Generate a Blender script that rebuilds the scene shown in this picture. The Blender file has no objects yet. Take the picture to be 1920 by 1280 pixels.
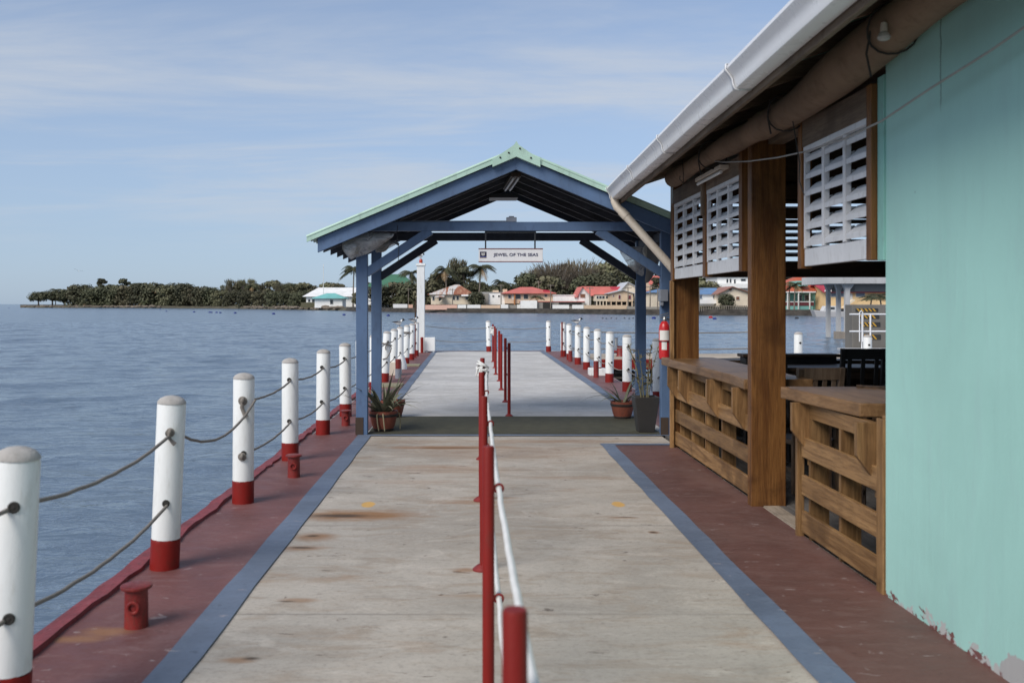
import bpy, math, random
from mathutils import Vector, Matrix, noise as mnoise
R = math.radians
sc = bpy.context.scene
COL = sc.collection

# ---------------------------------------------------------------- camera
EYE, F = 1.6, 1750.0                       # eye height in metres, focal length in photo pixels (1920 wide)
cam_d = bpy.data.cameras.new("camera")
cam = bpy.data.objects.new("camera", cam_d); COL.objects.link(cam)
cam.location = (0, 0, EYE); cam.rotation_euler = (R(90), 0, 0)
cam_d.sensor_width = 36.0; cam_d.lens = F / 1920 * 36
cam_d.shift_x = 75 / 1920; cam_d.shift_y = -70 / 1920
cam_d.clip_start = 0.05; cam_d.clip_end = 30000
cam_d.dof.use_dof = True; cam_d.dof.focus_distance = 17.0; cam_d.dof.aperture_fstop = 3.2
sc.camera = cam
sc.render.resolution_x, sc.render.resolution_y = 1024, 682

# ---------------------------------------------------------------- light
SUN_EL, SUN_AZ = R(41), R(223)             # azimuth clockwise from +Y
SUNV = Vector((math.sin(SUN_AZ) * math.cos(SUN_EL), math.cos(SUN_AZ) * math.cos(SUN_EL), math.sin(SUN_EL)))
sl = bpy.data.lights.new("sun", 'SUN'); sl.energy = 3.3; sl.angle = R(32); sl.color = (1.0, 0.93, 0.84)
so = bpy.data.objects.new("sun", sl); COL.objects.link(so)
so.rotation_euler = (-SUNV).to_track_quat('-Z', 'Y').to_euler(); so.location = (-20, -20, 30)
sc.view_settings.view_transform = 'Standard'; sc.view_settings.look = 'None'
sc.view_settings.exposure = 0.0; sc.view_settings.gamma = 1.0
sc.cycles.use_denoising = True
sc.cycles.max_bounces = 8; sc.cycles.transparent_max_bounces = 12

world = bpy.data.worlds.new("World"); sc.world = world; world.use_nodes = True
nt = world.node_tree; nt.nodes.clear()
def N(t, kind, **kw):
    n = t.nodes.new(kind)
    for k, v in kw.items():
        if hasattr(n, k) and not k.startswith('i_'): setattr(n, k, v)
    return n
def math_node(t, op, a, b=None, clamp=False):
    n = t.nodes.new('ShaderNodeMath'); n.operation = op; n.use_clamp = clamp
    for i, v in enumerate((a, b)):
        if v is None: continue
        if isinstance(v, (int, float)): n.inputs[i].default_value = v
        else: t.links.new(v, n.inputs[i])
    return n.outputs[0]
def mixc(t, fac, a, b, blend='MIX'):
    n = t.nodes.new('ShaderNodeMix'); n.data_type = 'RGBA'; n.blend_type = blend
    for idx, v in ((0, fac), (6, a), (7, b)):
        if isinstance(v, (int, float)): n.inputs[idx].default_value = v
        elif isinstance(v, (tuple, list)): n.inputs[idx].default_value = (*v[:3], 1)
        else: t.links.new(v, n.inputs[idx])
    return n.outputs[2]
def ramp(t, v, lo, hi, a=0.0, b=1.0):
    n = t.nodes.new('ShaderNodeMapRange'); n.interpolation_type = 'SMOOTHSTEP'
    t.links.new(v, n.inputs[0])
    for i, x in zip((1, 2, 3, 4), (lo, hi, a, b)): n.inputs[i].default_value = x
    return n.outputs[0]
def tex(t, vec, scale=(1, 1, 1), nscale=1.0, detail=4.0, rough=0.55, dist=0.0, off=(0, 0, 0)):
    m = t.nodes.new('ShaderNodeMapping'); m.inputs['Scale'].default_value = scale; m.inputs['Location'].default_value = off
    t.links.new(vec, m.inputs['Vector'])
    n = t.nodes.new('ShaderNodeTexNoise'); n.inputs['Scale'].default_value = nscale; n.inputs['Detail'].default_value = detail
    n.inputs['Roughness'].default_value = rough; n.inputs['Distortion'].default_value = dist
    t.links.new(m.outputs[0], n.inputs['Vector'])
    return n.outputs['Fac']

sky = N(nt, 'ShaderNodeTexSky', sky_type='NISHITA', sun_disc=False, sun_elevation=SUN_EL, sun_rotation=SUN_AZ)
sky.air_density = 1.0; sky.dust_density = 0.6; sky.ozone_density = 1.5
hs = N(nt, 'ShaderNodeHueSaturation'); hs.inputs['Saturation'].default_value = 0.67; hs.inputs['Value'].default_value = 1.0
nt.links.new(sky.outputs[0], hs.inputs['Color'])
tc = N(nt, 'ShaderNodeTexCoord'); sep = N(nt, 'ShaderNodeSeparateXYZ')
nt.links.new(tc.outputs['Generated'], sep.inputs[0])
zc = math_node(nt, 'MAXIMUM', sep.outputs[2], 0.02)
zc = math_node(nt, 'ADD', zc, 0.06)
cmb = N(nt, 'ShaderNodeCombineXYZ')
nt.links.new(math_node(nt, 'DIVIDE', sep.outputs[0], zc), cmb.inputs[0])
nt.links.new(math_node(nt, 'DIVIDE', sep.outputs[1], zc), cmb.inputs[1])
c1 = tex(nt, cmb.outputs[0], (0.5, 1.0, 1), 0.9, 8, 0.62, 0.5, (3.1, 1.7, 0))
c2 = tex(nt, cmb.outputs[0], (0.16, 0.4, 1), 0.6, 6, 0.55, 0.4, (0.4, 5.2, 0))
cl = math_node(nt, 'ADD', math_node(nt, 'MULTIPLY', c1, 0.5), math_node(nt, 'MULTIPLY', c2, 0.5))
cl = ramp(nt, cl, 0.44, 0.61, 0.0, 0.75)
elev = ramp(nt, sep.outputs[2], 0.02, 0.16, 0.0, 1.0)
cl = math_node(nt, 'MULTIPLY', cl, elev)
veil = ramp(nt, sep.outputs[2], 0.0, 0.40, 0.62, 0.25)
graded = mixc(nt, 1.0, hs.outputs[0], (0.87, 1.05, 1.34), 'MULTIPLY')
withveil = mixc(nt, veil, graded, (4.2, 5.35, 6.9))
withcl = mixc(nt, cl, withveil, (5.9, 6.3, 6.9))
bg = N(nt, 'ShaderNodeBackground'); bg.inputs['Strength'].default_value = 0.10
nt.links.new(withcl, bg.inputs['Color'])
wo = N(nt, 'ShaderNodeOutputWorld'); nt.links.new(bg.outputs[0], wo.inputs['Surface'])

# ---------------------------------------------------------------- helpers
def X(px, y): return (px - 885.0) * y / F          # lateral metres of a measured column at a known distance
def Z(py, y): return EYE + (570.0 - py) * y / F    # height in metres of a measured row at a known distance

class MB:
    """collects shapes into ONE mesh"""
    def __init__(s): s.v = []; s.f = []; s.m = []
    def add(s, vs, fs, mi=0):
        o = len(s.v); s.v.extend([tuple(p) for p in vs]); s.f.extend([tuple(i + o for i in f) for f in fs]); s.m.extend([mi] * len(fs)); return s
    def box(s, x0, x1, y0, y1, z0, z1, mi=0):
        v = [(x0,y0,z0),(x1,y0,z0),(x1,y1,z0),(x0,y1,z0),(x0,y0,z1),(x1,y0,z1),(x1,y1,z1),(x0,y1,z1)]
        return s.add(v, [(3,2,1,0),(4,5,6,7),(0,1,5,4),(1,2,6,5),(2,3,7,6),(3,0,4,7)], mi)
    def beam(s, p0, p1, w, h, up=(0,0,1), mi=0):
        """box between two points: w sideways, h along up"""
        p0, p1 = Vector(p0), Vector(p1); d = (p1 - p0).normalized(); u = Vector(up)
        a = d.cross(u).normalized() * (w / 2); b = a.cross(d).normalized() * (h / 2)
        v = [p0-a-b, p0+a-b, p0+a+b, p0-a+b, p1-a-b, p1+a-b, p1+a+b, p1-a+b]
        return s.add(v, [(0,1,2,3),(7,6,5,4),(4,5,1,0),(5,6,2,1),(6,7,3,2),(7,4,0,3)], mi)
    def prism(s, pts, d, mi=0):
        """polygon (list of 3-D points) extruded by vector d"""
        n = len(pts); d = Vector(d); a = [Vector(p) for p in pts]; b = [p + d for p in a]
        fs = [tuple(range(n))[::-1], tuple(range(n, 2*n))] + [(i, (i+1) % n, n + (i+1) % n, n + i) for i in range(n)]
        return s.add(a + b, fs, mi)
    def tube(s, pts, r, seg=8, caps=True, mi=0):
        pts = [Vector(p) for p in pts]; n = len(pts); rr = r if isinstance(r, (list, tuple)) else [r] * n
        vs = []; ref = None
        for i, p in enumerate(pts):
            d = (pts[min(i+1, n-1)] - pts[max(i-1, 0)]).normalized()
            if ref is None: ref = d.orthogonal().normalized()
            ref = (ref - d * ref.dot(d)); ref = ref.normalized() if ref.length > 1e-6 else d.orthogonal().normalized()
            q = d.cross(ref)
            for k in range(seg):
                a = 2*math.pi*k/seg; vs.append(p + (ref*math.cos(a) + q*math.sin(a))*rr[i])
        fs = [(i*seg+k, i*seg+(k+1) % seg, (i+1)*seg+(k+1) % seg, (i+1)*seg+k) for i in range(n-1) for k in range(seg)]
        if caps: fs += [tuple(range(seg))[::-1], tuple(range((n-1)*seg, n*seg))]
        return s.add(vs, fs, mi)
    def lathe(s, prof, c=(0,0,0), seg=24, mi=0, axis='z', tilt=(0,0)):
        """prof: list of (radius, height); tilt: sideways shift per unit height"""
        vs = []; fs = []; n = len(prof)
        for r, h in prof:
            for k in range(seg):
                a = 2*math.pi*k/seg; x, y = r*math.cos(a), r*math.sin(a)
                if axis == 'z': vs.append((c[0]+x+tilt[0]*h, c[1]+y+tilt[1]*h, c[2]+h))
                elif axis == 'y': vs.append((c[0]+x, c[1]+h, c[2]+y))
                else: vs.append((c[0]+h, c[1]+x, c[2]+y))
        fs = [(i*seg+k, i*seg+(k+1) % seg, (i+1)*seg+(k+1) % seg, (i+1)*seg+k) for i in range(n-1) for k in range(seg)]
        fs += [tuple(range(seg))[::-1], tuple(range((n-1)*seg, n*seg))]
        return s.add(vs, fs, mi)
    def sphere(s, c, r, seg=12, rings=8, mi=0):
        rx, ry, rz = r if isinstance(r, (list, tuple)) else (r, r, r)
        vs = [(c[0], c[1], c[2]-rz)]
        for i in range(1, rings):
            t = math.pi*i/rings - math.pi/2
            for k in range(seg):
                a = 2*math.pi*k/seg; vs.append((c[0]+rx*math.cos(t)*math.cos(a), c[1]+ry*math.cos(t)*math.sin(a), c[2]+rz*math.sin(t)))
        vs.append((c[0], c[1], c[2]+rz)); L = len(vs)-1
        fs = [(0, 1+(k+1) % seg, 1+k) for k in range(seg)]
        for i in range(rings-2):
            o = 1+i*seg; fs += [(o+k, o+(k+1) % seg, o+seg+(k+1) % seg, o+seg+k) for k in range(seg)]
        o = 1+(rings-2)*seg; fs += [(o+k, o+(k+1) % seg, L) for k in range(seg)]
        return s.add(vs, fs, mi)
    def torus(s, c, R0, r, axis='y', seg=18, rs=8, mi=0):
        pts = []
        for k in range(seg+1):
            a = 2*math.pi*k/seg
            x, y = R0*math.cos(a), R0*math.sin(a)
            pts.append({'y': (c[0]+x, c[1], c[2]+y), 'z': (c[0]+x, c[1]+y, c[2]), 'x': (c[0], c[1]+x, c[2]+y)}[axis])
        return s.tube(pts, r, rs, caps=False, mi=mi)
    def build(s, name, mat, parent=None, origin=None, bevel=0.0, smooth=False, seg=2):
        """vertices are in world metres; origin (or the parent's place) becomes the object's base point"""
        o0 = Vector(parent_world(parent)) if parent is not None else Vector(origin or (0,0,0))
        if parent is not None and origin is not None: o0 = Vector(origin)
        me = bpy.data.meshes.new(name)
        me.from_pydata([tuple(Vector(p) - o0) for p in s.v], [], s.f)
        mats = mat if isinstance(mat, (list, tuple)) else [mat]
        for m in mats: me.materials.append(m)
        if len(mats) > 1: me.polygons.foreach_set('material_index', s.m)
        if smooth:
            me.shade_smooth()
            me.set_sharp_from_angle(angle=R(38))
        me.update()
        o = bpy.data.objects.new(name, me); COL.objects.link(o)
        if parent is not None:
            o.parent = parent; o.location = o0 - Vector(parent_world(parent))
        else: o.location = o0
        if bevel > 0:
            b = o.modifiers.new('bevel', 'BEVEL'); b.width = bevel; b.segments = seg; b.limit_method = 'ANGLE'; b.angle_limit = R(40)
        return o
def parent_world(p):
    w = Vector((0,0,0))
    while p is not None: w = w + p.location; p = p.parent
    return w
def tag(o, label=None, cat=None, group=None, kind=None):
    if label: o['label'] = label
    if cat: o['category'] = cat
    if group: o['group'] = group
    if kind: o['kind'] = kind
    return o
def thing(name, loc, label, cat, group=None):
    o = bpy.data.objects.new(name, None); COL.objects.link(o); o.location = loc; o.empty_display_size = 0.2
    return tag(o, label, cat, group)
def copy_tree(src, parent=None):
    c = src.copy(); COL.objects.link(c)
    if parent is not None: c.parent = parent
    for ch in list(src.children): copy_tree(ch, c)
    return c
def catenary(a, b, sag, n=14):
    a, b = Vector(a), Vector(b)
    return [a.lerp(b, t) - Vector((0, 0, sag*4*t*(1-t))) for t in [i/n for i in range(n+1)]]
ORD = ['first','second','third','fourth','fifth','sixth','seventh','eighth','ninth','tenth','eleventh','twelfth','thirteenth','fourteenth','fifteenth','sixteenth']

# ---------------------------------------------------------------- materials
def newmat(name):
    m = bpy.data.materials.new(name); m.use_nodes = True
    t = m.node_tree; b = t.nodes['Principled BSDF']
    return m, t, b
def coords(t, which='Object'):
    return t.nodes.new('ShaderNodeTexCoord').outputs[which]
def bump(t, b, h, strength=0.3, dist=0.01):
    n = t.nodes.new('ShaderNodeBump'); n.inputs['Strength'].default_value = strength; n.inputs['Distance'].default_value = dist
    t.links.new(h, n.inputs['Height']); t.links.new(n.outputs[0], b.inputs['Normal']); return n
def paint(name, col, rough=0.5, var=0.15, scale=3.0, dirt=(0.12,0.10,0.08), dirt_amt=0.25, grain=0.15, spec=0.5, stretch=(1,1,0.4), chips=None, chip_amt=0.0):
    m, t, b = newmat(name); o = coords(t)
    n1 = tex(t, o, stretch, scale, 5, 0.6); n2 = tex(t, o, stretch, scale*6, 4, 0.6, 0.3, (3,1,7)); n3 = tex(t, o, (1,1,1), 90, 2)
    c = mixc(t, ramp(t, n1, 0.3, 0.7), tuple(x*(1-var) for x in col), tuple(min(1, x*(1+var)) for x in col))
    d = math_node(t, 'MULTIPLY', ramp(t, n2, 0.52, 0.72), dirt_amt)
    c = mixc(t, d, c, dirt)
    if chips:
        n4 = tex(t, o, (1,1,1), scale*5, 6, 0.65, 0.5, (9,2,4))
        c = mixc(t, ramp(t, n4, 0.70 - chip_amt, 0.72 - chip_amt), c, chips)
    t.links.new(c, b.inputs['Base Color'])
    t.links.new(ramp(t, n2, 0.2, 0.8, max(0.05, rough-0.1), min(1, rough+0.12)), b.inputs['Roughness'])
    b.inputs['Specular IOR Level'].default_value = spec
    bump(t, b, math_node(t, 'ADD', n2, math_node(t, 'MULTIPLY', n3, 0.5)), grain, 0.006)
    return m
def wood(name, c1, c2, axis='y', rough=0.55, scale=1.0, dark=0.35, spec=0.35):
    m, t, b = newmat(name); o = coords(t)
    st = {'x': (0.6, 9, 9), 'y': (9, 0.6, 9), 'z': (9, 9, 0.6)}[axis]
    n1 = tex(t, o, st, 1.6*scale, 6, 0.62, 1.4); n2 = tex(t, o, tuple(s*4 for s in st), 3.0*scale, 3, 0.6, 0.4, (4,2,1)); n3 = tex(t, o, (1,1,1), 2.2, 5, 0.6, 0.5, (7,7,1))
    c = mixc(t, ramp(t, n1, 0.32, 0.68), c1, c2)
    c = mixc(t, math_node(t, 'MULTIPLY', ramp(t, n2, 0.45, 0.7), dark), c, tuple(x*0.35 for x in c1))
    c = mixc(t, math_node(t, 'MULTIPLY', ramp(t, n3, 0.50, 0.68), 0.62), c, tuple(x*0.55 for x in c1))
    info = t.nodes.new('ShaderNodeObjectInfo'); hv = t.nodes.new('ShaderNodeHueSaturation'); t.links.new(c, hv.inputs['Color'])
    t.links.new(ramp(t, info.outputs['Random'], 0, 1, 0.80, 1.2), hv.inputs['Value']); t.links.new(hv.outputs[0], b.inputs['Base Color']); b.inputs['Roughness'].default_value = rough
    b.inputs['Specular IOR Level'].default_value = spec
    bump(t, b, math_node(t, 'ADD', n1, n2), 0.5, 0.005)
    return m
def plain(name, col, rough=0.6, metal=0.0, spec=0.5):
    m, t, b = newmat(name); o = coords(t)
    n = tex(t, o, (1,1,1), 14, 4)
    t.links.new(mixc(t, n, tuple(x*0.82 for x in col), tuple(min(1, x*1.18) for x in col)), b.inputs['Base Color'])
    b.inputs['Roughness'].default_value = rough; b.inputs['Metallic'].default_value = metal; b.inputs['Specular IOR Level'].default_value = spec
    return m
def blob(t, o, x, y, rx, ry, wob=0.55, soft=(0.35, 1.0), seed=0.0):
    """soft-edged irregular patch at a fixed place of a surface"""
    vm = t.nodes.new('ShaderNodeVectorMath'); vm.operation = 'MULTIPLY_ADD'
    t.links.new(o, vm.inputs[0]); vm.inputs[1].default_value = (1/rx, 1/ry, 0); vm.inputs[2].default_value = (-x/rx, -y/ry, 0)
    ln = t.nodes.new('ShaderNodeVectorMath'); ln.operation = 'LENGTH'; t.links.new(vm.outputs[0], ln.inputs[0])
    nz = tex(t, o, (2.0, 6.0, 1), 2.2, 5, 0.65, 0.4, (seed, seed*1.7, 0))
    d = math_node(t, 'ADD', ln.outputs['Value'], math_node(t, 'MULTIPLY', math_node(t, 'SUBTRACT', nz, 0.5), wob*3))
    return ramp(t, d, soft[0], soft[1], 1.0, 0.0)

def concrete_mat(name, base, warm, far):
    m, t, b = newmat(name); o = coords(t)
    big = tex(t, o, (0.75, 1.1, 1), 0.75, 8, 0.66, 0.6); st = tex(t, o, (1.0, 3.0, 1), 1.7, 9, 0.72, 0.8, (2,5,0))
    st2 = tex(t, o, (1.2, 7.0, 1), 2.6, 7, 0.7, 0.9, (8,1,0)); fine = tex(t, o, (1, 1.5, 1), 30, 5, 0.75); med = tex(t, o, (0.9, 1.5, 1), 3.2, 9, 0.72, 0.9, (1,9,0))
    c = mixc(t, ramp(t, big, 0.34, 0.66), tuple(x*0.84 for x in base), tuple(min(1, x*1.14) for x in base))
    c = mixc(t, math_node(t, 'MULTIPLY', ramp(t, st, 0.46, 0.66), 0.48), c, warm)
    c = mixc(t, math_node(t, 'MULTIPLY', ramp(t, st2, 0.55, 0.70), 0.26), c, tuple(x*0.50 for x in base))
    c = mixc(t, math_node(t, 'MULTIPLY', ramp(t, med, 0.53, 0.68), 0.34), c, tuple(x*0.55 for x in base))
    c = mixc(t, math_node(t, 'MULTIPLY', ramp(t, med, 0.47, 0.34), 0.45), c, tuple(min(1, x*1.38) for x in base))
    c = mixc(t, math_node(t, 'MULTIPLY', ramp(t, fine, 0.48, 0.70), 0.50), c, tuple(x*0.50 for x in base))
    fl = tex(t, o, (1.0, 2.6, 1), 5.5, 6, 0.66, 0.8, (11,3,0)); fl = ramp(t, fl, 0.635, 0.685)
    c = mixc(t, math_node(t, 'MULTIPLY', fl, 0.8), c, (0.085, 0.06, 0.048))
    if not far:
        rs = tex(t, o, (0.55, 1.9, 1), 1.1, 5, 0.62, 0.5, (5,3,0))
        c = mixc(t, math_node(t, 'MULTIPLY', ramp(t, rs, 0.60, 0.76), 0.55), c, (0.30, 0.17, 0.085))
        rust = [(0.3,10.1,1.5,0.7,.30),(-0.2,9.0,1.0,0.25,.35),(-0.6,8.4,0.8,0.15,.25),(0.9,8.6,0.7,0.12,.25),(-0.88,7.08,0.62,0.24,.9),(-1.08,6.42,0.20,0.16,.8),(-1.12,6.12,0.22,0.10,.7),(-0.30,10.42,0.9,0.16,.85),(0.9,10.9,1.5,0.20,.4),(-0.7,10.85,0.7,0.25,.3),
                (0.02,7.55,0.45,0.12,.45),(0.16,7.72,0.28,0.07,.6),(-0.95,5.05,0.15,0.05,.6),(-1.05,4.2,0.10,0.05,.6),(1.14,7.0,0.16,0.04,.6),(1.27,6.55,0.05,0.05,.7),(-0.04,5.62,0.10,0.07,.6),(-0.4,9.2,0.5,0.15,.35)]
        for i, (x, y, rx, ry, a) in enumerate(rust):
            c = mixc(t, math_node(t, 'MULTIPLY', blob(t, o, x, y, rx, ry, 0.35, (0.2, 1.1), i*1.3), a), c, (0.27, 0.135, 0.055))
        for i, (x, y, rx, ry) in enumerate([(-1.00,7.06,0.34,0.08),(-1.10,6.45,0.06,0.035),(-1.12,6.14,0.10,0.03),(-0.25,10.40,0.45,0.035),(-1.0,5.03,0.07,0.02),(1.15,7.02,0.13,0.014),(1.27,6.55,0.035,0.03),(-1.0,4.22,0.05,0.025)]):
            c = mixc(t, math_node(t, 'MULTIPLY', blob(t, o, x, y, rx, ry, 0.4, (0.1, 1.2), i*2.1+4), 0.85), c, (0.045, 0.032, 0.024))
        for i, (x, y) in enumerate([(-0.83,7.47),(1.17,7.47)]):
            c = mixc(t, math_node(t, 'MULTIPLY', blob(t, o, x, y, 0.062, 0.12, 0.25, (0.7, 1.0), i+30), 0.8), c, (0.62, 0.34, 0.06))
    # cast joints across the slab
    sp = t.nodes.new('ShaderNodeSeparateXYZ'); t.links.new(o, sp.inputs[0])
    wy = math_node(t, 'ADD', sp.outputs[1], math_node(t, 'MULTIPLY', math_node(t, 'SUBTRACT', med, 0.5), 0.05))
    for y in ((16.9, 20.6, 25.0) if far else (4.82, 6.75, 9.0)):
        dd = math_node(t, 'ABSOLUTE', math_node(t, 'SUBTRACT', wy, y))
        c = mixc(t, math_node(t, 'MULTIPLY', math_node(t, 'MULTIPLY', ramp(t, dd, 0.004, 0.018, 1, 0), ramp(t, big, 0.36, 0.56, 0.15, 1)), 0.5), c, tuple(x*0.35 for x in base))
    t.links.new(c, b.inputs['Base Color'])
    t.links.new(ramp(t, med, 0.3, 0.7, 0.62, 0.9), b.inputs['Roughness']); b.inputs['Specular IOR Level'].default_value = 0.3
    bump(t, b, math_node(t, 'ADD', math_node(t, 'ADD', st, fine), math_node(t, 'MULTIPLY', st2, 0.7)), 0.45, 0.008)
    return m
def floor_paint(name, col, pale, wear):
    m, t, b = newmat(name); o = coords(t)
    n1 = tex(t, o, (1, 1, 1), 1.2, 6, 0.6, 0.4); n2 = tex(t, o, (1, 2.5, 1), 4.5, 6, 0.68, 0.5, (3,8,0)); n3 = tex(t, o, (1,1,1), 45, 3); n4 = tex(t, o, (1, 1.5, 1), 9, 5, 0.6, 0.5, (6,4,0))
    c = mixc(t, ramp(t, n1, 0.3, 0.7), tuple(x*0.82 for x in col), tuple(x*1.2 for x in col))
    c = mixc(t, math_node(t, 'MULTIPLY', ramp(t, n2, 0.48, 0.72), wear), c, pale)
    n5 = tex(t, o, (1.4, 0.9, 1), 0.8, 7, 0.65, 0.8, (4,1,0)); c = mixc(t, math_node(t, 'MULTIPLY', ramp(t, n5, 0.48, 0.66), wear*0.6), c, pale)
    c = mixc(t, math_node(t, 'MULTIPLY', ramp(t, n4, 0.645, 0.70), 0.42), c, (0.42, 0.36, 0.35))
    c = mixc(t, math_node(t, 'MULTIPLY', ramp(t, n4, 0.36, 0.30), 0.45), c, tuple(x*0.45 for x in col))
    c = mixc(t, math_node(t, 'MULTIPLY', ramp(t, n3, 0.5, 0.75), 0.25), c, tuple(x*0.6 for x in col))
    if name == 'oxide_red_floor':
        for i, (x, y, rx, ry) in enumerate([(-1.78,4.55,0.16,0.10),(-1.9,4.45,0.2,0.06)]):
            c = mixc(t, math_node(t, 'MULTIPLY', blob(t, o, x, y, rx, ry, 0.4, (0.2, 1.1), i+3), 0.5), c, (0.34, 0.17, 0.06))
    t.links.new(c, b.inputs['Base Color']); t.links.new(ramp(t, n2, 0.3, 0.7, 0.5, 0.72), b.inputs['Roughness'])
    b.inputs['Specular IOR Level'].default_value = 0.35
    bump(t, b, math_node(t, 'ADD', n2, math_node(t, 'MULTIPLY', n3, 0.6)), 0.35, 0.006)
    return m
def wall_mat():
    m, t, b = newmat('turquoise_wall_paint'); o = coords(t)
    n1 = tex(t, o, (1, 0.7, 0.5), 1.3, 6, 0.6, 0.4); n2 = tex(t, o, (1, 3.5, 0.5), 3.0, 5, 0.6, 0.3, (2,1,0)); n3 = tex(t, o, (1,1,1), 60, 3); n4 = tex(t, o, (1, 1, 1), 5.0, 6, 0.68, 0.8, (4,7,2))
    col = (0.345, 0.60, 0.545)
    c = mixc(t, ramp(t, n1, 0.3, 0.7), tuple(x*0.93 for x in col), tuple(x*1.06 for x in col))
    c = mixc(t, math_node(t, 'MULTIPLY', ramp(t, n2, 0.5, 0.75), 0.34), c, (0.33, 0.52, 0.50))
    vst = tex(t, o, (1, 9, 0.35), 1.6, 6, 0.65, 0.3, (5,5,5)); c = mixc(t, math_node(t, 'MULTIPLY', ramp(t, vst, 0.55, 0.72), 0.10), c, (0.25, 0.44, 0.41))
    c = mixc(t, math_node(t, 'MULTIPLY', ramp(t, vst, 0.42, 0.30), 0.10), c, (0.44, 0.68, 0.64))
    sp = t.nodes.new('ShaderNodeSeparateXYZ'); t.links.new(o, sp.inputs[0])
    # scuffs and pinholes
    sc2 = tex(t, o, (1, 2.2, 0.9), 7.0, 6, 0.7, 0.7, (1,3,9))
    c = mixc(t, math_node(t, 'MULTIPLY', ramp(t, sc2, 0.68, 0.74), 0.5), c, (0.12, 0.20, 0.18))
    # peeled paint along the foot: plaster, then old red primer
    hgt = math_node(t, 'SUBTRACT', sp.outputs[2], math_node(t, 'MULTIPLY', math_node(t, 'SUBTRACT', n4, 0.5), 0.55))
    c = mixc(t, ramp(t, hgt, 0.004, 0.012, 1, 0), c, (0.43, 0.43, 0.42))
    hg2 = math_node(t, 'SUBTRACT', sp.outputs[2], math_node(t, 'MULTIPLY', math_node(t, 'SUBTRACT', tex(t, o, (1,1,1), 6.5, 5, 0.65, 0.9, (0,2,5)), 0.5), 0.5))
    c = mixc(t, ramp(t, hg2, -0.01, 0.0, 1, 0), c, (0.17, 0.075, 0.07))
    # bigger patch of bare plaster low down near the camera
    vm = t.nodes.new('ShaderNodeVectorMath'); vm.operation = 'MULTIPLY_ADD'; t.links.new(o, vm.inputs[0]); vm.inputs[1].default_value = (0, 1/0.24, 1/0.14); vm.inputs[2].default_value = (0, -3.80/0.24, 0)
    ln = t.nodes.new('ShaderNodeVectorMath'); ln.operation = 'LENGTH'; t.links.new(vm.outputs[0], ln.inputs[0])
    dd = math_node(t, 'ADD', ln.outputs['Value'], math_node(t, 'MULTIPLY', math_node(t, 'SUBTRACT', n4, 0.5), 1.6))
    c = mixc(t, ramp(t, dd, 0.97, 1.0, 1, 0), c, (0.38, 0.38, 0.375))
    # hairline crack from the top
    wy = math_node(t, 'ADD', sp.outputs[1], math_node(t, 'MULTIPLY', math_node(t, 'SUBTRACT', tex(t, o, (1,1,1), 9, 4), 0.5), 0.03))
    cr = ramp(t, math_node(t, 'ABSOLUTE', math_node(t, 'SUBTRACT', wy, 4.52)), 0.002, 0.006, 1, 0)
    cr = math_node(t, 'MULTIPLY', cr, ramp(t, sp.outputs[2], 2.50, 2.62, 0, 0.8))
    c = mixc(t, cr, c, (0.05, 0.07, 0.06))
    t.links.new(c, b.inputs['Base Color']); b.inputs['Roughness'].default_value = 0.55; b.inputs['Specular IOR Level'].default_value = 0.3
    bump(t, b, math_node(t, 'ADD', n1, math_node(t, 'ADD', n2, math_node(t, 'MULTIPLY', n3, 0.3))), 0.25, 0.01)
    return m
def water_mat(name='sea_water', rg=0.10, bd=0.20):
    m, t, b = newmat(name); o = coords(t)
    w1 = tex(t, o, (0.45, 1.0, 1), 0.55, 4, 0.55, 0.6); w2 = tex(t, o, (0.6, 1.3, 1), 2.1, 4, 0.6, 0.5, (3,2,0)); w3 = tex(t, o, (0.7, 1.3, 1), 7.5, 3, 0.6, 0.3, (7,1,0)); w4 = tex(t, o, (0.25, 1.0, 1), 0.045, 4, 0.55, 0.5, (1,5,0))
    c = mixc(t, ramp(t, w4, 0.35, 0.65), (0.082, 0.122, 0.172), (0.104, 0.148, 0.205))
    t.links.new(c, b.inputs['Base Color'])
    b.inputs['Roughness'].default_value = rg; b.inputs['IOR'].default_value = 1.333
    h = math_node(t, 'ADD', math_node(t, 'MULTIPLY', w1, 0.8), math_node(t, 'ADD', math_node(t, 'MULTIPLY', w2, 0.42), math_node(t, 'MULTIPLY', w3, 0.05)))
    h = math_node(t, 'MULTIPLY', h, ramp(t, w4, 0.3, 0.7, 0.6, 1.15))
    bump(t, b, h, 1.0, bd)
    return m
def leaf_mat(name, c1, c2, c3):
    m, t, b = newmat(name); o = coords(t)
    info = t.nodes.new('ShaderNodeObjectInfo'); geo = t.nodes.new('ShaderNodeNewGeometry')
    n1 = tex(t, o, (1,1,1), 0.35, 4, 0.6); n2 = tex(t, o, (1,1,1), 3.0, 3)
    c = mixc(t, ramp(t, n1, 0.35, 0.65), c1, c2)
    c = mixc(t, math_node(t, 'MULTIPLY', ramp(t, n2, 0.45, 0.7), 0.6), c, c3)
    hsv = t.nodes.new('ShaderNodeHueSaturation'); t.links.new(c, hsv.inputs['Color'])
    t.links.new(ramp(t, info.outputs['Random'], 0, 1, 0.75, 1.2), hsv.inputs['Value']); t.links.new(ramp(t, info.outputs['Random'], 0, 1, 0.485, 0.515), hsv.inputs['Hue'])
    t.links.new(hsv.outputs[0], b.inputs['Base Color']); b.inputs['Roughness'].default_value = 0.65; b.inputs['Specular IOR Level'].default_value = 0.25
    return m

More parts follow.
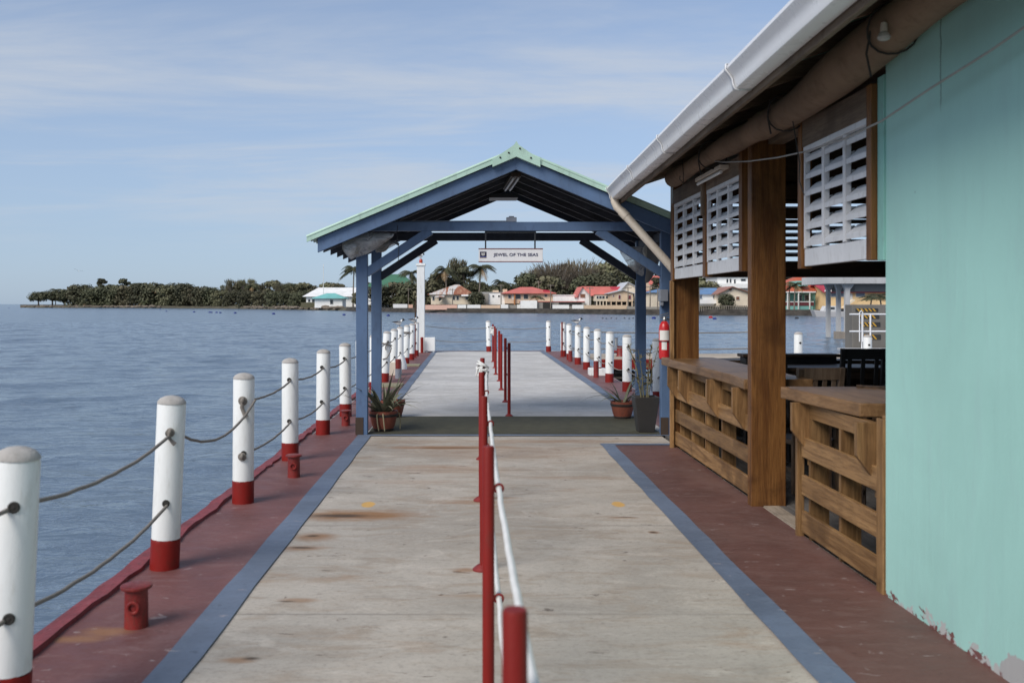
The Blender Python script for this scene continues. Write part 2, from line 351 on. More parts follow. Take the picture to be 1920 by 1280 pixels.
M = {}
M['concrete'] = concrete_mat('weathered_concrete', (0.415,0.375,0.325), (0.28,0.205,0.14), False)
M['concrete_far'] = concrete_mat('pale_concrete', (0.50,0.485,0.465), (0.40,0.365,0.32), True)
M['red_floor'] = floor_paint('oxide_red_floor', (0.150,0.062,0.058), (0.22,0.135,0.135), 0.55)
M['red_floor_worn'] = floor_paint('worn_oxide_floor', (0.118,0.058,0.048), (0.165,0.10,0.085), 0.65)
M['blue_floor'] = floor_paint('slate_blue_floor', (0.118,0.150,0.210), (0.15,0.18,0.24), 0.4)
M['kerb'] = paint('kerb_red', (0.19,0.028,0.032), 0.6, 0.25, 5, (0.05,0.03,0.03), 0.5, 0.6, chips=(0.25,0.15,0.14), chip_amt=0.04)
M['white'] = paint('white_post_paint', (0.76,0.77,0.755), 0.42, 0.05, 3, (0.48,0.47,0.42), 0.40, 0.2, stretch=(1,1,0.22))
M['cap'] = paint('grey_mortar_cap', (0.36,0.34,0.32), 0.8, 0.2, 14, (0.2,0.18,0.16), 0.4, 0.5)
M['redpaint'] = paint('gloss_red_paint', (0.20,0.012,0.009), 0.5, 0.15, 4, (0.10,0.03,0.02), 0.35, 0.2, spec=0.25)
M['redbollard'] = paint('bollard_red_paint', (0.195,0.017,0.014), 0.45, 0.25, 9, (0.09,0.035,0.02), 0.6, 0.5, chips=(0.16,0.07,0.03), chip_amt=0.03)
M['rope'] = plain('grey_rope', (0.20,0.178,0.155), 0.85); M['whiterope'] = plain('white_rope', (0.68,0.68,0.66), 0.7)
M['hole'] = plain('dark_hole', (0.03,0.028,0.025), 0.9)
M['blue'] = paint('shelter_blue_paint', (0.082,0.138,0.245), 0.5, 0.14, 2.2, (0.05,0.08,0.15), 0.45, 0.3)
M['navy'] = paint('dark_navy', (0.022,0.028,0.048), 0.6, 0.2, 2.2, (0.02,0.02,0.03), 0.4, 0.3)  # much darker tone for the back tie beam, braces and fascia only
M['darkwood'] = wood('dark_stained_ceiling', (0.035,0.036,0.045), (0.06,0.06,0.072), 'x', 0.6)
M['green'] = paint('pale_green_metal', (0.40,0.57,0.475), 0.45, 0.08, 2, (0.22,0.30,0.25), 0.4, 0.1)
M['turq'] = wall_mat()
M['turqtrim'] = paint('turquoise_trim', (0.24,0.50,0.44), 0.6, 0.12, 3, (0.2,0.3,0.27), 0.5, 0.3)
M['gutter'] = paint('white_gutter', (0.80,0.80,0.81), 0.30, 0.015, 1.2, (0.6,0.59,0.57), 0.10, 0.02)
M['cream'] = paint('cream_pipe', (0.60,0.53,0.44), 0.45, 0.08, 3, (0.4,0.33,0.26), 0.4, 0.1)
for a in 'xyz':
    M['lumber_'+a] = wood('varnished_lumber_'+a, (0.152,0.080,0.031), (0.305,0.175,0.074), a, 0.5, dark=0.4)
    M['eave_'+a] = wood('eave_timber_'+a, (0.13,0.090,0.060), (0.20,0.145,0.10), a, 0.7)
    M['post_'+a] = wood('stained_post_'+a, (0.120,0.046,0.012), (0.235,0.105,0.030), a, 0.45)
    M['brown_'+a] = wood('dark_brown_'+a, (0.045,0.028,0.018), (0.085,0.05,0.03), a, 0.5)
M['louver'] = paint('white_louvre_paint', (0.62,0.63,0.65), 0.55, 0.06, 4, (0.35,0.34,0.33), 0.35, 0.2)
M['tarp'] = paint('tan_canvas', (0.195,0.128,0.082), 0.85, 0.18, 2, (0.12,0.08,0.05), 0.5, 0.6, stretch=(1,1,1))
M['black'] = plain('black_plastic', (0.02,0.02,0.022), 0.45); M['steel'] = plain('dull_steel', (0.35,0.35,0.35), 0.4, 0.8)
M['terracotta'] = paint('terracotta_paint', (0.22,0.062,0.036), 0.6, 0.15, 6, (0.1,0.05,0.04), 0.4, 0.2); M['potband'] = plain('black_band', (0.03,0.025,0.022), 0.6)
M['planter'] = plain('charcoal_planter', (0.028,0.026,0.025), 0.55); M['soil'] = plain('potting_soil', (0.06,0.045,0.03), 0.95)
M['blade'] = leaf_mat('strap_leaf', (0.13,0.135,0.085), (0.20,0.20,0.135), (0.30,0.285,0.20)); M['dry'] = plain('dry_leaf', (0.30,0.26,0.16), 0.8)
M['mat'] = paint('green_brown_mat', (0.048,0.046,0.026), 0.95, 0.2, 6, (0.05,0.05,0.03), 0.5, 0.8, stretch=(1,1,1))
M['extred'] = paint('extinguisher_red', (0.50,0.022,0.025), 0.28, 0.06, 5, (0.3,0.02,0.02), 0.2, 0.03)
M['paper'] = plain('white_label', (0.70,0.69,0.66), 0.6); M['grey'] = plain('grey_metal_box', (0.22,0.24,0.28), 0.5)
M['water'] = water_mat(); M['water_far'] = water_mat('far_sea_water', 0.20, 0.24)
M['sand'] = paint('shore_rubble', (0.19,0.155,0.12), 0.9, 0.3, 0.5, (0.12,0.09,0.07), 0.7, 0.8, stretch=(1,1,1))
M['earth'] = paint('town_ground', (0.070,0.062,0.042), 0.95, 0.25, 0.15, (0.10,0.10,0.06), 0.7, 0.4, stretch=(1,1,1))
M['seawall'] = paint('seawall_concrete', (0.055,0.048,0.041), 0.9, 0.5, 0.5, (0.02,0.018,0.016), 0.8, 0.5, stretch=(1,1,2))
M['leaf_dark'] = leaf_mat('dark_leaf', (0.052,0.060,0.034), (0.092,0.094,0.052), (0.135,0.118,0.074))
M['leaf_mid'] = leaf_mat('olive_leaf', (0.088,0.092,0.050), (0.145,0.135,0.078), (0.20,0.172,0.112))
M['leaf_grey'] = leaf_mat('grey_brown_leaf', (0.120,0.100,0.066), (0.190,0.160,0.115), (0.26,0.225,0.175))
M['leaf_palm'] = leaf_mat('palm_leaf', (0.045,0.054,0.026), (0.082,0.085,0.042), (0.12,0.105,0.06)); M['palm_dry'] = plain('dry_palm_leaf', (0.24,0.16,0.08), 0.8)
M['bark'] = plain('pale_bark', (0.20,0.17,0.14), 0.9); M['darkbark'] = plain('dark_bark', (0.08,0.065,0.05), 0.9)
M['glass'] = plain('dark_window_glass', (0.035,0.042,0.05), 0.15); M['trimwhite'] = plain('white_trim', (0.72,0.71,0.68), 0.6)

# ================================================================ SETTING
WSC = 0.09; WL = -0.70                                                    # water level
def slab(name, mat, poly, z0, z1, label=None):
    b = MB(); b.prism([(x, y, z0) for x, y in poly], (0, 0, z1 - z0))
    o = b.build(name, mat); tag(o, kind='structure'); return o
w = MB(); OX0, OX1, OY0, OY1 = -62.0, 58.0, -2.0, 118.0
for x0, x1, y0, y1 in ((-15000,15000,-300,OY0),(-15000,OX0,OY0,OY1),(OX1,15000,OY0,OY1),(-15000,15000,OY1,20000)):
    w.add([(x0,y0,WL),(x1,y0,WL),(x1,y1,WL),(x0,y1,WL)], [(0,1,2,3)])
tag(w.build('water', M['water_far']), kind='structure')
w = MB(); w.add([(0,0,0),(1,0,0),(1,1,0),(0,1,0)], [(0,1,2,3)]); wo_ = w.build('water', M['water']); tag(wo_, kind='structure')
wo_.location = (OX0+30, OY0+30, WL)
oc = wo_.modifiers.new('ripples', 'OCEAN'); oc.geometry_mode = 'GENERATE'; oc.repeat_x = 2; oc.repeat_y = 2; oc.resolution = oc.viewport_resolution = 20; oc.spatial_size = 60
oc.wind_velocity = 2.6; oc.wave_scale = WSC; oc.wave_scale_min = 0.02; oc.choppiness = 0.7; oc.wave_alignment = 0.35; oc.wave_direction = math.radians(70); oc.damping = 0.2; oc.depth = 200; oc.random_seed = 4; oc.time = 3.0
wo_.data.shade_smooth()
slab('pier_deck', M['concrete'], [(-2.02,-5),(2.30,-5),(2.30,11.43),(-2.02,11.43)], -0.40, 0.0)
slab('pier_deck', M['concrete_far'], [(-2.00,11.43),(3.08,11.43),(3.08,31.9),(-1.96,31.9)], -0.40, -0.001)
def sheet(name, mat, x0, x1, y0, y1, z, wob=0.0, th=0.0):
    """thin painted layer, its edges slightly hand-painted"""
    rnd = random.Random(x0*100+y0); n = max(2, int((y1-y0)/0.35)); b = MB(); vs = []
    for i in range(n+1):
        y = y0+(y1-y0)*i/n
        vs += [(x0+(rnd.uniform(-wob, wob) if wob else 0), y, z), (x1+(rnd.uniform(-wob, wob) if wob else 0), y, z)]
    b.add(vs, [(2*i, 2*i+1, 2*i+3, 2*i+2) for i in range(n)])
    return tag(b.build(name, mat), kind='structure')
sheet('red_border', M['red_floor'], -2.0, -1.385, -5, 11.43, 0.004); sheet('red_border', M['red_floor'], -1.95, -1.31, 11.43, 31.6, 0.004)
sheet('blue_stripe', M['blue_floor'], -1.39, -1.225, -5, 11.30, 0.008, 0.006); sheet('blue_stripe', M['blue_floor'], -1.335, -1.185, 13.2, 31.6, 0.008, 0.006)
sheet('red_border', M['red_floor_worn'], 1.60, 2.29, -5, 10.56, 0.004); sheet('blue_stripe', M['blue_floor'], 1.46, 1.615, -5, 10.56, 0.008, 0.006)
sheet('blue_stripe', M['blue_floor'], 1.46, 2.29, 10.56, 10.68, 0.008); sheet('blue_stripe', M['blue_floor'], -1.39, 2.9, 11.30, 11.42, 0.009)
sheet('red_border', M['red_floor'], 2.44, 3.06, 11.43, 31.6, 0.004); sheet('blue_stripe', M['blue_floor'], 2.29, 2.47, 13.2, 31.6, 0.008, 0.006)
sheet('red_border', M['red_floor'], -1.335, 2.47, 31.6, 31.88, 0.005)
b = MB(); b.box(-1.28, 2.32, 11.44, 13.2, 0.0, 0.016)
tag(b.build('floor_mat', M['mat'], origin=(0.5, 12.3, 0)), 'dark green-brown matting laid across the deck under the blue shelter', 'floor mat')
# broken red timber kerb along the left edge
kt = thing('timber_kerb', (-2.03, 5, 0), 'chipped dark red timber edging along the left side of the pier', 'kerb')
y = -4.0; rnd = random.Random(5)
while y < 31:
    L = rnd.uniform(1.5, 2.6); b = MB(); n = 14; vs = []; zt = rnd.uniform(0.0, 0.02)
    for i in range(n+1):
        yy = y+(L-0.012)*i/n; jag = rnd.uniform(-0.014, 0.014); xo = -2.035+rnd.uniform(-.008,.008); zz = 0.022+zt+rnd.uniform(-0.008, 0.006)
        vs += [(xo-0.055, yy, -0.16), (xo-0.055, yy, zz-0.012), (xo+0.05+jag, yy, zz), (xo+0.055+jag, yy, -0.01)]
    fs = [(4*i+k, 4*i+k+1, 4*i+k+5, 4*i+k+4) for i in range(n) for k in range(3)] + [(0,1,2,3), (4*n+3,4*n+2,4*n+1,4*n)]
    b.add(vs, fs); b.build('edge_board', M['kerb'], kt); y += L
# old timber gratings let into the red border, left
for yy in (17.9, 23.9):
    g = MB()
    for k in range(7): g.box(-1.9, -1.36, yy+k*0.105, yy+k*0.105+0.075, 0.004, 0.03)
    tag(g.build('drain_grating', wood('old_slats_%d' % yy, (0.22,0.20,0.13), (0.30,0.27,0.18), 'x', 0.8), origin=(-1.6, yy+.35, 0)), 'weathered slatted grating set in the red border on the left, ' + ('nearer of the two' if yy < 20 else 'farther of the two'), 'grating', 'slatted gratings in the red border')

# ================================================================ WHITE RAIL POSTS
def post_meshes():
    root = thing('rail_post', (0,0,0), 'x', 'post', 'white rail posts with red feet')
    b = MB(); b.lathe([(0.084,0.185),(0.084,0.99),(0.080,1.0)], seg=28); b.build('shaft', M['white'], root, smooth=True)
    b = MB(); b.lathe([(0.0865,0.0),(0.0865,0.165),(0.0862,0.182),(0.0842,0.183)], seg=40); rj = random.Random(7); b.v = [(x,y,z+(rj.uniform(-.008,.004) if z > .175 else 0)) for x,y,z in b.v]; b.build('red_foot', M['redpaint'], root, smooth=True)
    b = MB(); b.lathe([(0.0855,1.0),(0.083,1.012),(0.068,1.03),(0.04,1.043),(0.012,1.048)], seg=28); b.build('mortar_cap', M['cap'], root, smooth=True)
    for z in (0.83, 0.41):
        h = MB(); h.torus((0.012, -0.083, z), 0.016, 0.007, 'y'); h.sphere((0.012, -0.084, z), (0.015, 0.006, 0.015), 10, 6); h.build('rope_hole', M['hole'], root, smooth=True)
    return root
PROTO_POST = post_meshes(); used = [False]
def rail_post(x, y, label, tilt=(0,0), s=1.0):
    o = PROTO_POST if not used[0] else copy_tree(PROTO_POST); used[0] = True
    o.location = (x, y, 0); h_ = math.sin(y*12.9898+x*78.233)*43758.5453; h_ -= math.floor(h_); o.rotation_euler = (tilt[1]+(h_-.5)*.016, tilt[0]+(((h_*7) % 1)-.5)*.012, (h_-.5)*.5); o.scale = (1,1,s); o['label'] = label; return o
left_posts = [(-1.800,3.605,0.036,1.004),(-1.865,5.66,0.045,1.0),(-1.845,7.52,0.012,1.0),(-1.865,9.57,0.0,1.0),(-1.83,11.45,0.008,1.0),(-1.80,13.30,-0.005,1.0),(-1.80,15.15,0.0,1.0),(-1.79,17.05,0.0,1.0),
              (-1.80,19.2,0.06,1.0),(-1.77,21.05,0.015,1.0),(-1.765,22.95,0.0,1.0),(-1.755,24.8,0.03,1.0),(-1.74,26.8,0.02,1.0),(-1.73,28.8,0.01,1.0)]
for i, (x, y, tl, s) in enumerate(left_posts):
    extra = ['standing nearest the camera','leaning slightly right','with a rope knot on its upper face','behind a short red bollard','just before the blue shelter','beside the outer blue shelter post','partly hidden by the shelter post','seen between the two left shelter posts',
             'leaning right with rope wound round it','standing behind a half-painted bollard','with a gull on top and a white plinth','with rope tied near its top','with a gull on top near the white pillar','standing last before the white pillar'][i]
    rail_post(x, y, f'{ORD[i]} white post on the left edge, {extra}', (tl, 0), s)
right_posts = [(3.03,15.2),(2.84,17.1),(2.81,19.1),(2.83,21.0),(2.81,22.9),(2.81,24.8),(2.80,26.8),(2.80,28.6)]
for i, (x, y) in enumerate(right_posts):
    extra = ['beside the fire extinguisher','just beyond the right shelter post','next in line past the shelter','with a white block and bollard at its foot','in the middle of the far right row','with a gull standing on top','third from the far end','last of the row beside a thin red pole'][i]
    rail_post(x, y, f'{ORD[i]} white post of the right row, {extra}', (0.008*((i*7) % 3-1), 0))
rail_post(2.58, 31.45, 'white post with red foot at the far right corner of the pier end'); rail_post(0.57, 31.45, 'white post with red foot at the middle of the pier end', (-0.02, 0))
# posts on the walkway behind the bar
rail_post(6.50, 18.6, 'white post seen through the bar opening, left of the chairs'); rail_post(8.05, 19.0, 'low white post seen through the bar behind a dark chair', (0,0), 0.93)
# plinths and boxes at post feet
def block(x0,x1,y0,y1,h,label,mat=None):
    b = MB(); b.box(x0,x1,y0,y1,0,h); o = b.build('concrete_plinth', mat or M['white'], origin=((x0+x1)/2,(y0+y1)/2,0), bevel=0.012)
    return tag(o, label, 'plinth', 'white plinths at post feet')
b = MB(); b.lathe([(0.17,0),(0.165,0.10),(0.12,0.26),(0.10,0.34)], (-1.765,22.95,0.004), 24); tag(b.build('concrete_plinth', M['white'], origin=(-1.765,22.95,0), smooth=True), 'round white collar at the foot of the gull post on the left', 'plinth', 'white plinths at post feet')
block(-1.95,-1.60,20.9,21.3,0.30,'cream plinth around a left post behind the half-painted bollard', M['cream']); block(2.63,3.0,20.85,21.2,0.16,'low white plinth around a right post beside a red bollard')

# ropes
ropes_done = []
def rope(a, c, sag, label, r=0.0095, mat=None, group='grey ropes of the left railing'):
    b = MB(); rr = random.Random(int(a[1]*100)); pts = catenary(a, c, sag, 18)
    pts = [p + Vector((rr.uniform(-.002,.002), 0, rr.uniform(-.003,.003))) for p in pts]
    b.tube(pts, r, 8); return tag(b.build('rope', mat or M['rope'], origin=a, smooth=True), label, 'rope', group)
def hole(i, row, z):
    x, y = row[i][:2]; tl = row[i][2] if len(row[i]) > 2 else 0.0
    return (x + tl*z + 0.02, y, z)
rope((-1.88,1.7,0.83), hole(0,left_posts,.83), .03, 'upper rope leaving the frame left of the nearest white post'); rope((-1.88,1.7,0.41), hole(0,left_posts,.41), .03, 'lower rope leaving the frame left of the nearest white post')
for i in range(len(left_posts)-1):
    for k, z in enumerate((0.83, 0.41)):
        if i == 1 and k == 1: continue
        a = hole(i,left_posts,z); c = hole(i+1,left_posts,z)
        if i == 1: c = (c[0]+0.075, c[1]-0.03, c[2]+0.0)
        rope(a, c, [0.075,0.17,0.05,0.05,0.05,0.04][i] if i < 6 else 0.05, f'{("upper","lower")[k]} rope between the {ORD[i]} and {ORD[i+1]} white posts on the left edge')
for i in range(len(right_posts)-1):
    for k, z in enumerate((0.83, 0.41)):
        x, y = right_posts[i]; x2, y2 = right_posts[i+1]
        rope((x-0.03,y,z), (x2-0.03,y2,z), 0.07, f'{("upper","lower")[k]} rope between the {ORD[i]} and {ORD[i+1]} white posts of the right row', group='grey ropes of the right railing')
rope((3.0,15.2,0.41),(3.35,12.0,0.32),0.03,'short rope from the extinguisher-side white post toward the bar', group='grey ropes of the right railing')
for k, z in enumerate((0.80,0.36)):
    n = ('upper','lower')[k]
    rope((-1.56,31.4,z+.06),(0.55,31.4,z),0.06,f'{n} rope across the pier end, left half', group='ropes across the pier end'); rope((0.6,31.4,z),(2.56,31.4,z),0.04,f'{n} rope across the pier end, right half', group='ropes across the pier end')
# knots and tails on the second and third left posts, windings on the leaning one
def knot(x, y, z, r, label, tail=None, grp='rope knots on the left posts'):
    b = MB(); rr = random.Random(int(y*10))
    b.torus((x,y-0.09,z), r*0.8, r*0.45, 'y', 14, 6); b.torus((x+r*.2,y-0.10,z+r*.2), r*0.55, r*0.42, 'x', 12, 6); b.sphere((x,y-0.09,z), r*0.8, 10, 6)
    if tail: b.tube([(x,y-0.095,z),(x-0.005,y-0.105,z-tail*.4),(x+0.012,y-0.10,z-tail*.75),(x+0.03,y-0.10,z-tail)], [r*.55,r*.5,r*.5,r*.65], 7)
    return tag(b.build('rope_knot', M['rope'], origin=(x,y,z), smooth=True), label, 'rope', grp)
knot(-1.80,5.66,0.835,0.022,'rope knot with a short frayed tail on the second left post',0.07)
knot(-1.825,7.52,0.83,0.030,'rope knot with a hanging tail on the third left post',0.13); knot(-1.83,7.52,0.385,0.028,'low rope knot on the third left post')
b = MB()
for z0, t in ((0.80,0.02),(0.775,-0.03)): b.tube([(-1.745+0.097*math.cos(a),19.2+0.097*math.sin(a),z0+t*math.cos(a)) for a in [2*math.pi*k/20 for k in range(21)]], 0.012, 6)
b.tube([(-1.75,19.10,.78),(-1.77,19.09,.72),(-1.76,19.09,.66)],0.012,6); b.tube([(-1.68,19.12,.76),(-1.65,19.11,.70),(-1.67,19.1,.62),(-1.74,19.1,.5),(-1.83,19.12,.47)],0.011,6)
tag(b.build('rope_winding', M['rope'], origin=(-1.745,19.2,.78), smooth=True), 'rope wound twice round the leaning left post with loose ends', 'rope')
b = MB()
for z0 in (0.86,0.83): b.tube([(-1.735+0.096*math.cos(a),24.8+0.096*math.sin(a),z0) for a in [2*math.pi*k/20 for k in range(21)]], 0.011, 6)
b.tube([(-1.68,24.7,.85),(-1.64,24.7,.8),(-1.66,24.7,.7)],0.011,6)
tag(b.build('rope_winding', M['rope'], origin=(-1.735,24.8,.84), smooth=True), 'rope tied round the top of the far left post before the pillar', 'rope')

# ================================================================ RED BOLLARDS AND POLES
def bollard(x, y, h, label, r=0.058, flange=True, mat=None):
    t = thing('mooring_bollard', (x,y,0), label, 'bollard', 'short red bollards on the deck border')
    b = MB(); b.lathe([(r*1.0,0.0),(r*.98,0.03),(r*.96,h-0.012)], (x,y,0.004), 22); b.build('barrel', M['redbollard'], t, smooth=True)
    b = MB(); b.lathe([(r*1.28,h-0.014),(r*1.32,h-0.006),(r*1.28,h),(r*1.1,h+0.004)] if flange else [(r*.97,h-.012),(r*.9,h)], (x,y,0.004), 22); b.build('top_flange', M['redbollard'], t, smooth=True)
    if flange:
        b = MB(); b.torus((x+0.005,y-r-0.004,h*0.55), 0.026, 0.008, 'y', 16, 6); b.build('ring', M['redbollard'], t, smooth=True)
    return t
bollard(-1.665,4.63,0.205,'short red bollard with a flat flange on the left border, nearest the camera')
bollard(-1.645,8.62,0.205,'short red bollard with a ring in front of the fourth left post')
bollard(-1.66,12.28,0.20,'short red bollard standing beside the outer shelter post on the left')
t = bollard(-1.58,20.0,0.42,'tall narrow bollard painted red above bare grey metal on the left', 0.065, False)
b = MB(); b.lathe([(0.066,0.0),(0.066,0.21)], (-1.58,20.0,0.006), 20); b.build('bare_sleeve', M['grey'], t, smooth=True)
bollard(2.70,20.3,0.36,'narrow red bollard before the low white plinth on the right',0.06,False); bollard(2.74,26.0,0.30,'narrow red bollard near the far end of the right row',0.06,False)
b = MB(); b.lathe([(0.05,0),(0.05,0.5),(0.04,0.51)], (-1.64,30.6,0.004), 16); tag(b.build('mooring_bollard', M['redpaint'], origin=(-1.64,30.6,0), smooth=True), 'plain red stub in front of the white block at the pillar', 'bollard', 'short red bollards on the deck border')
def thin_pole(x, y, h, label):
    b = MB(); b.lathe([(0.075,0),(0.075,0.012),(0.026,0.02),(0.026,h)], (x,y,0.004), 14); return tag(b.build('thin_pole', M['redpaint'], origin=(x,y,0), smooth=True), label, 'pole', 'thin red poles at the border')
thin_pole(-1.70,27.8,1.0,'thin red pole among the far left white posts'); thin_pole(2.73,28.3,1.05,'thin red pole left of the last right white post')

# queue poles down the middle
def queue_pole(x, y, label, rings=True, base='cone', h=1.045):
    t = thing('queue_pole', (x,y,0), label, 'pole', 'red queue poles down the middle')
    b = MB(); b.lathe([(0.0235,0.004),(0.0235,h-.006),(0.021,h)], (x,y,0), 20); b.build('tube', M['redpaint'], t, smooth=True)
    b = MB(); b.lathe([(0.055,0.0),(0.055,0.008),(0.03,0.03),(0.0245,0.034)], (x-0.012 if base == 'cone' else x,y,0.001), 18); b.build('foot_plate', M['redbollard'], t, smooth=True)
    if rings:
        for z in (0.88,0.45):
            b = MB(); b.torus((x+0.041,y,z), 0.0165, 0.0048, 'y', 18, 8); b.build('eyelet', M['redpaint'], t, smooth=True)
    return t
near_poles = [(0.078,1.70),(0.064,3.65),(0.070,5.62),(0.078,7.60),(0.108,9.62)]
for i, (x, y) in enumerate(near_poles):
    queue_pole(x, y, ['thick-looking out-of-focus red pole nearest the camera in the middle row','red pole with two eyelets, second from the camera in the middle row','red pole third from the camera, foot hidden behind the second','red pole fourth from the camera in the middle row','red pole with white rope knotted round its top before the shelter'][i])
far_poles = [(0.53,13.35),(0.545,15.25),(0.545,17.4),(0.565,19.4),(0.54,21.2),(0.57,23.4),(0.58,25.9)]
for i, (x, y) in enumerate(far_poles):
    queue_pole(x, y, f'red pole past the floor mat, {ORD[i]} of the far row' + (' with white rope' if i == 6 else ''), i % 2 == 1, 'flat')
for i in range(len(near_poles)-1):
    (x,y),(x2,y2) = near_poles[i], near_poles[i+1]
    for k, z in enumerate((0.88,0.45)):
        rope((x+0.041,y,z),(x2+0.041,y2,z),0.015+0.012*k,f'{("upper","lower")[k]} white rope between the {ORD[i]} and {ORD[i+1]} red middle poles',0.0105,M['whiterope'],'white ropes of the middle poles')
for k, z in enumerate((0.88,0.45)):
    rope((0.12,-0.2,z),(near_poles[0][0]+0.041,1.70,z),0.02,f'{("upper","lower")[k]} white rope running under the camera from the nearest red pole',0.0105,M['whiterope'],'white ropes of the middle poles')
def bundle(x, y, zt, n, label, s=1.0, seed=1):
    b = MB(); rr = random.Random(seed)
    for i in range(n):
        z = zt - i*0.022*s; r = (0.034+rr.uniform(0,.022))*s; ti = rr.uniform(-.035,.035)*s; tj = rr.uniform(-.03,.03)*s
        b.tube([(x+r*math.cos(a)*1.15,y+r*math.sin(a),z+rr.uniform(-.004,.004)+ti*math.cos(a)+tj*math.sin(a)) for a in [2*math.pi*k/14 for k in range(15)]], 0.0115*s, 7)
    for k in range(4):
        x0 = x+rr.uniform(-.06,.05)*s; b.tube([(x,y-.04,zt-.02),(x0,y-.05,zt-.05*s),(x0+rr.uniform(-.02,.02),y-.05,zt-.12*s),(x+.02*s,y-.045,zt-.15*s)], 0.011*s, 7)
    b.tube([(x+.03,y-.03,zt-.05),(x+.055*s,y-.04,zt-.12*s),(x+.05*s,y-.03,zt-.22*s),(x+.06*s,y-.03,zt-.30*s)], 0.011*s, 7)
    return tag(b.build('rope_bundle', M['whiterope'], origin=(x,y,zt), smooth=True), label, 'rope')
bundle(0.108,9.62,0.985,5,'white rope knotted in a bundle round the red pole before the shelter',0.95,4)
bundle(0.58,25.9,0.93,6,'white rope bundled round the farthest red middle pole',1.3,9)

# white pillar with lamp at the pier end
t = thing('beacon_pillar', (-1.69,30.85,0), 'tall square white pillar with a red lamp at the far left pier end', 'beacon')
b = MB(); b.box(-1.815,-1.565,30.75,31.0,0.0,2.86); b.build('shaft', M['white'], t, bevel=0.01)
b = MB(); b.box(-1.845,-1.535,30.72,31.03,2.86,2.93); b.lathe([(0.07,2.93),(0.05,2.96)], (-1.69,30.87,0), 16); b.build('cap_block', M['white'], t, bevel=0.008)
b = MB(); b.lathe([(0.055,2.96),(0.06,3.0),(0.055,3.06),(0.03,3.09)], (-1.69,30.87,0), 16); b.build('red_lamp', plain('red_lens', (0.42,0.05,0.02), 0.3), t, smooth=True)
b = MB(); b.box(-1.90,-1.85,30.9,30.95,0,1.7); b.build('side_conduit', M['brown_z'], t)
b = MB(); b.box(-1.56,-1.22,30.75,31.15,0.05,0.50); b.box(-1.53,-1.47,30.78,31.1,0.0,0.05); b.box(-1.30,-1.24,30.78,31.1,0.0,0.05)
tag(b.build('pump_box', M['white'], origin=(-1.39,30.95,0), bevel=0.012), 'square white metal box at the foot of the white pillar', 'box')

# ================================================================ SHELTER
SX0, SX1, SY0, SY1 = -1.345, 2.375, 11.43, 13.15; SXC = 0.52
sh = thing('shelter', (SXC, 12.3, 0), 'blue timber gable shelter with pale green roof spanning the pier', 'shelter')
slope = 0.418; SPL = {(SX0,SY0):1,(SX1,SY0):1}
for x in (SX0, SX1):
    for y in (SY0, SY1):
        b = MB(); b.box(x-0.07,x+0.07,y-0.05,y+0.05,0.0,2.491); p = b.build('post', M['blue'], sh, bevel=0.006)
        b = MB(); b.box(x-0.076,x+0.02,y-0.057,y-0.051,0.0,0.22); b.build('rusty_patch', plain('rust_brown', (0.05,0.032,0.022), 0.85), p)
for y in (SY0, SY1):
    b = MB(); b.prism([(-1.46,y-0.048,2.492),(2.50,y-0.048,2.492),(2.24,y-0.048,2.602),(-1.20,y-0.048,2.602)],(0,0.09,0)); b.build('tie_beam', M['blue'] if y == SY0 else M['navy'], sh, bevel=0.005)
    for s, x in ((1,SX0),(-1,SX1)):
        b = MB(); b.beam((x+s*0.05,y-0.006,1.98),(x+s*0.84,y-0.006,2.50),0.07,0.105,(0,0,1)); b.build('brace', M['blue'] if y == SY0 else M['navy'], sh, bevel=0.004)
for x in (SX0, SX1):
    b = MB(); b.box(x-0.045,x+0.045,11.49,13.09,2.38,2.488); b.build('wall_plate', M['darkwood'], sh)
RY0, RY1 = 11.0, 13.75; ZR = 3.40; XE = 2.46
def roofz(dx): return ZR - slope*abs(dx)
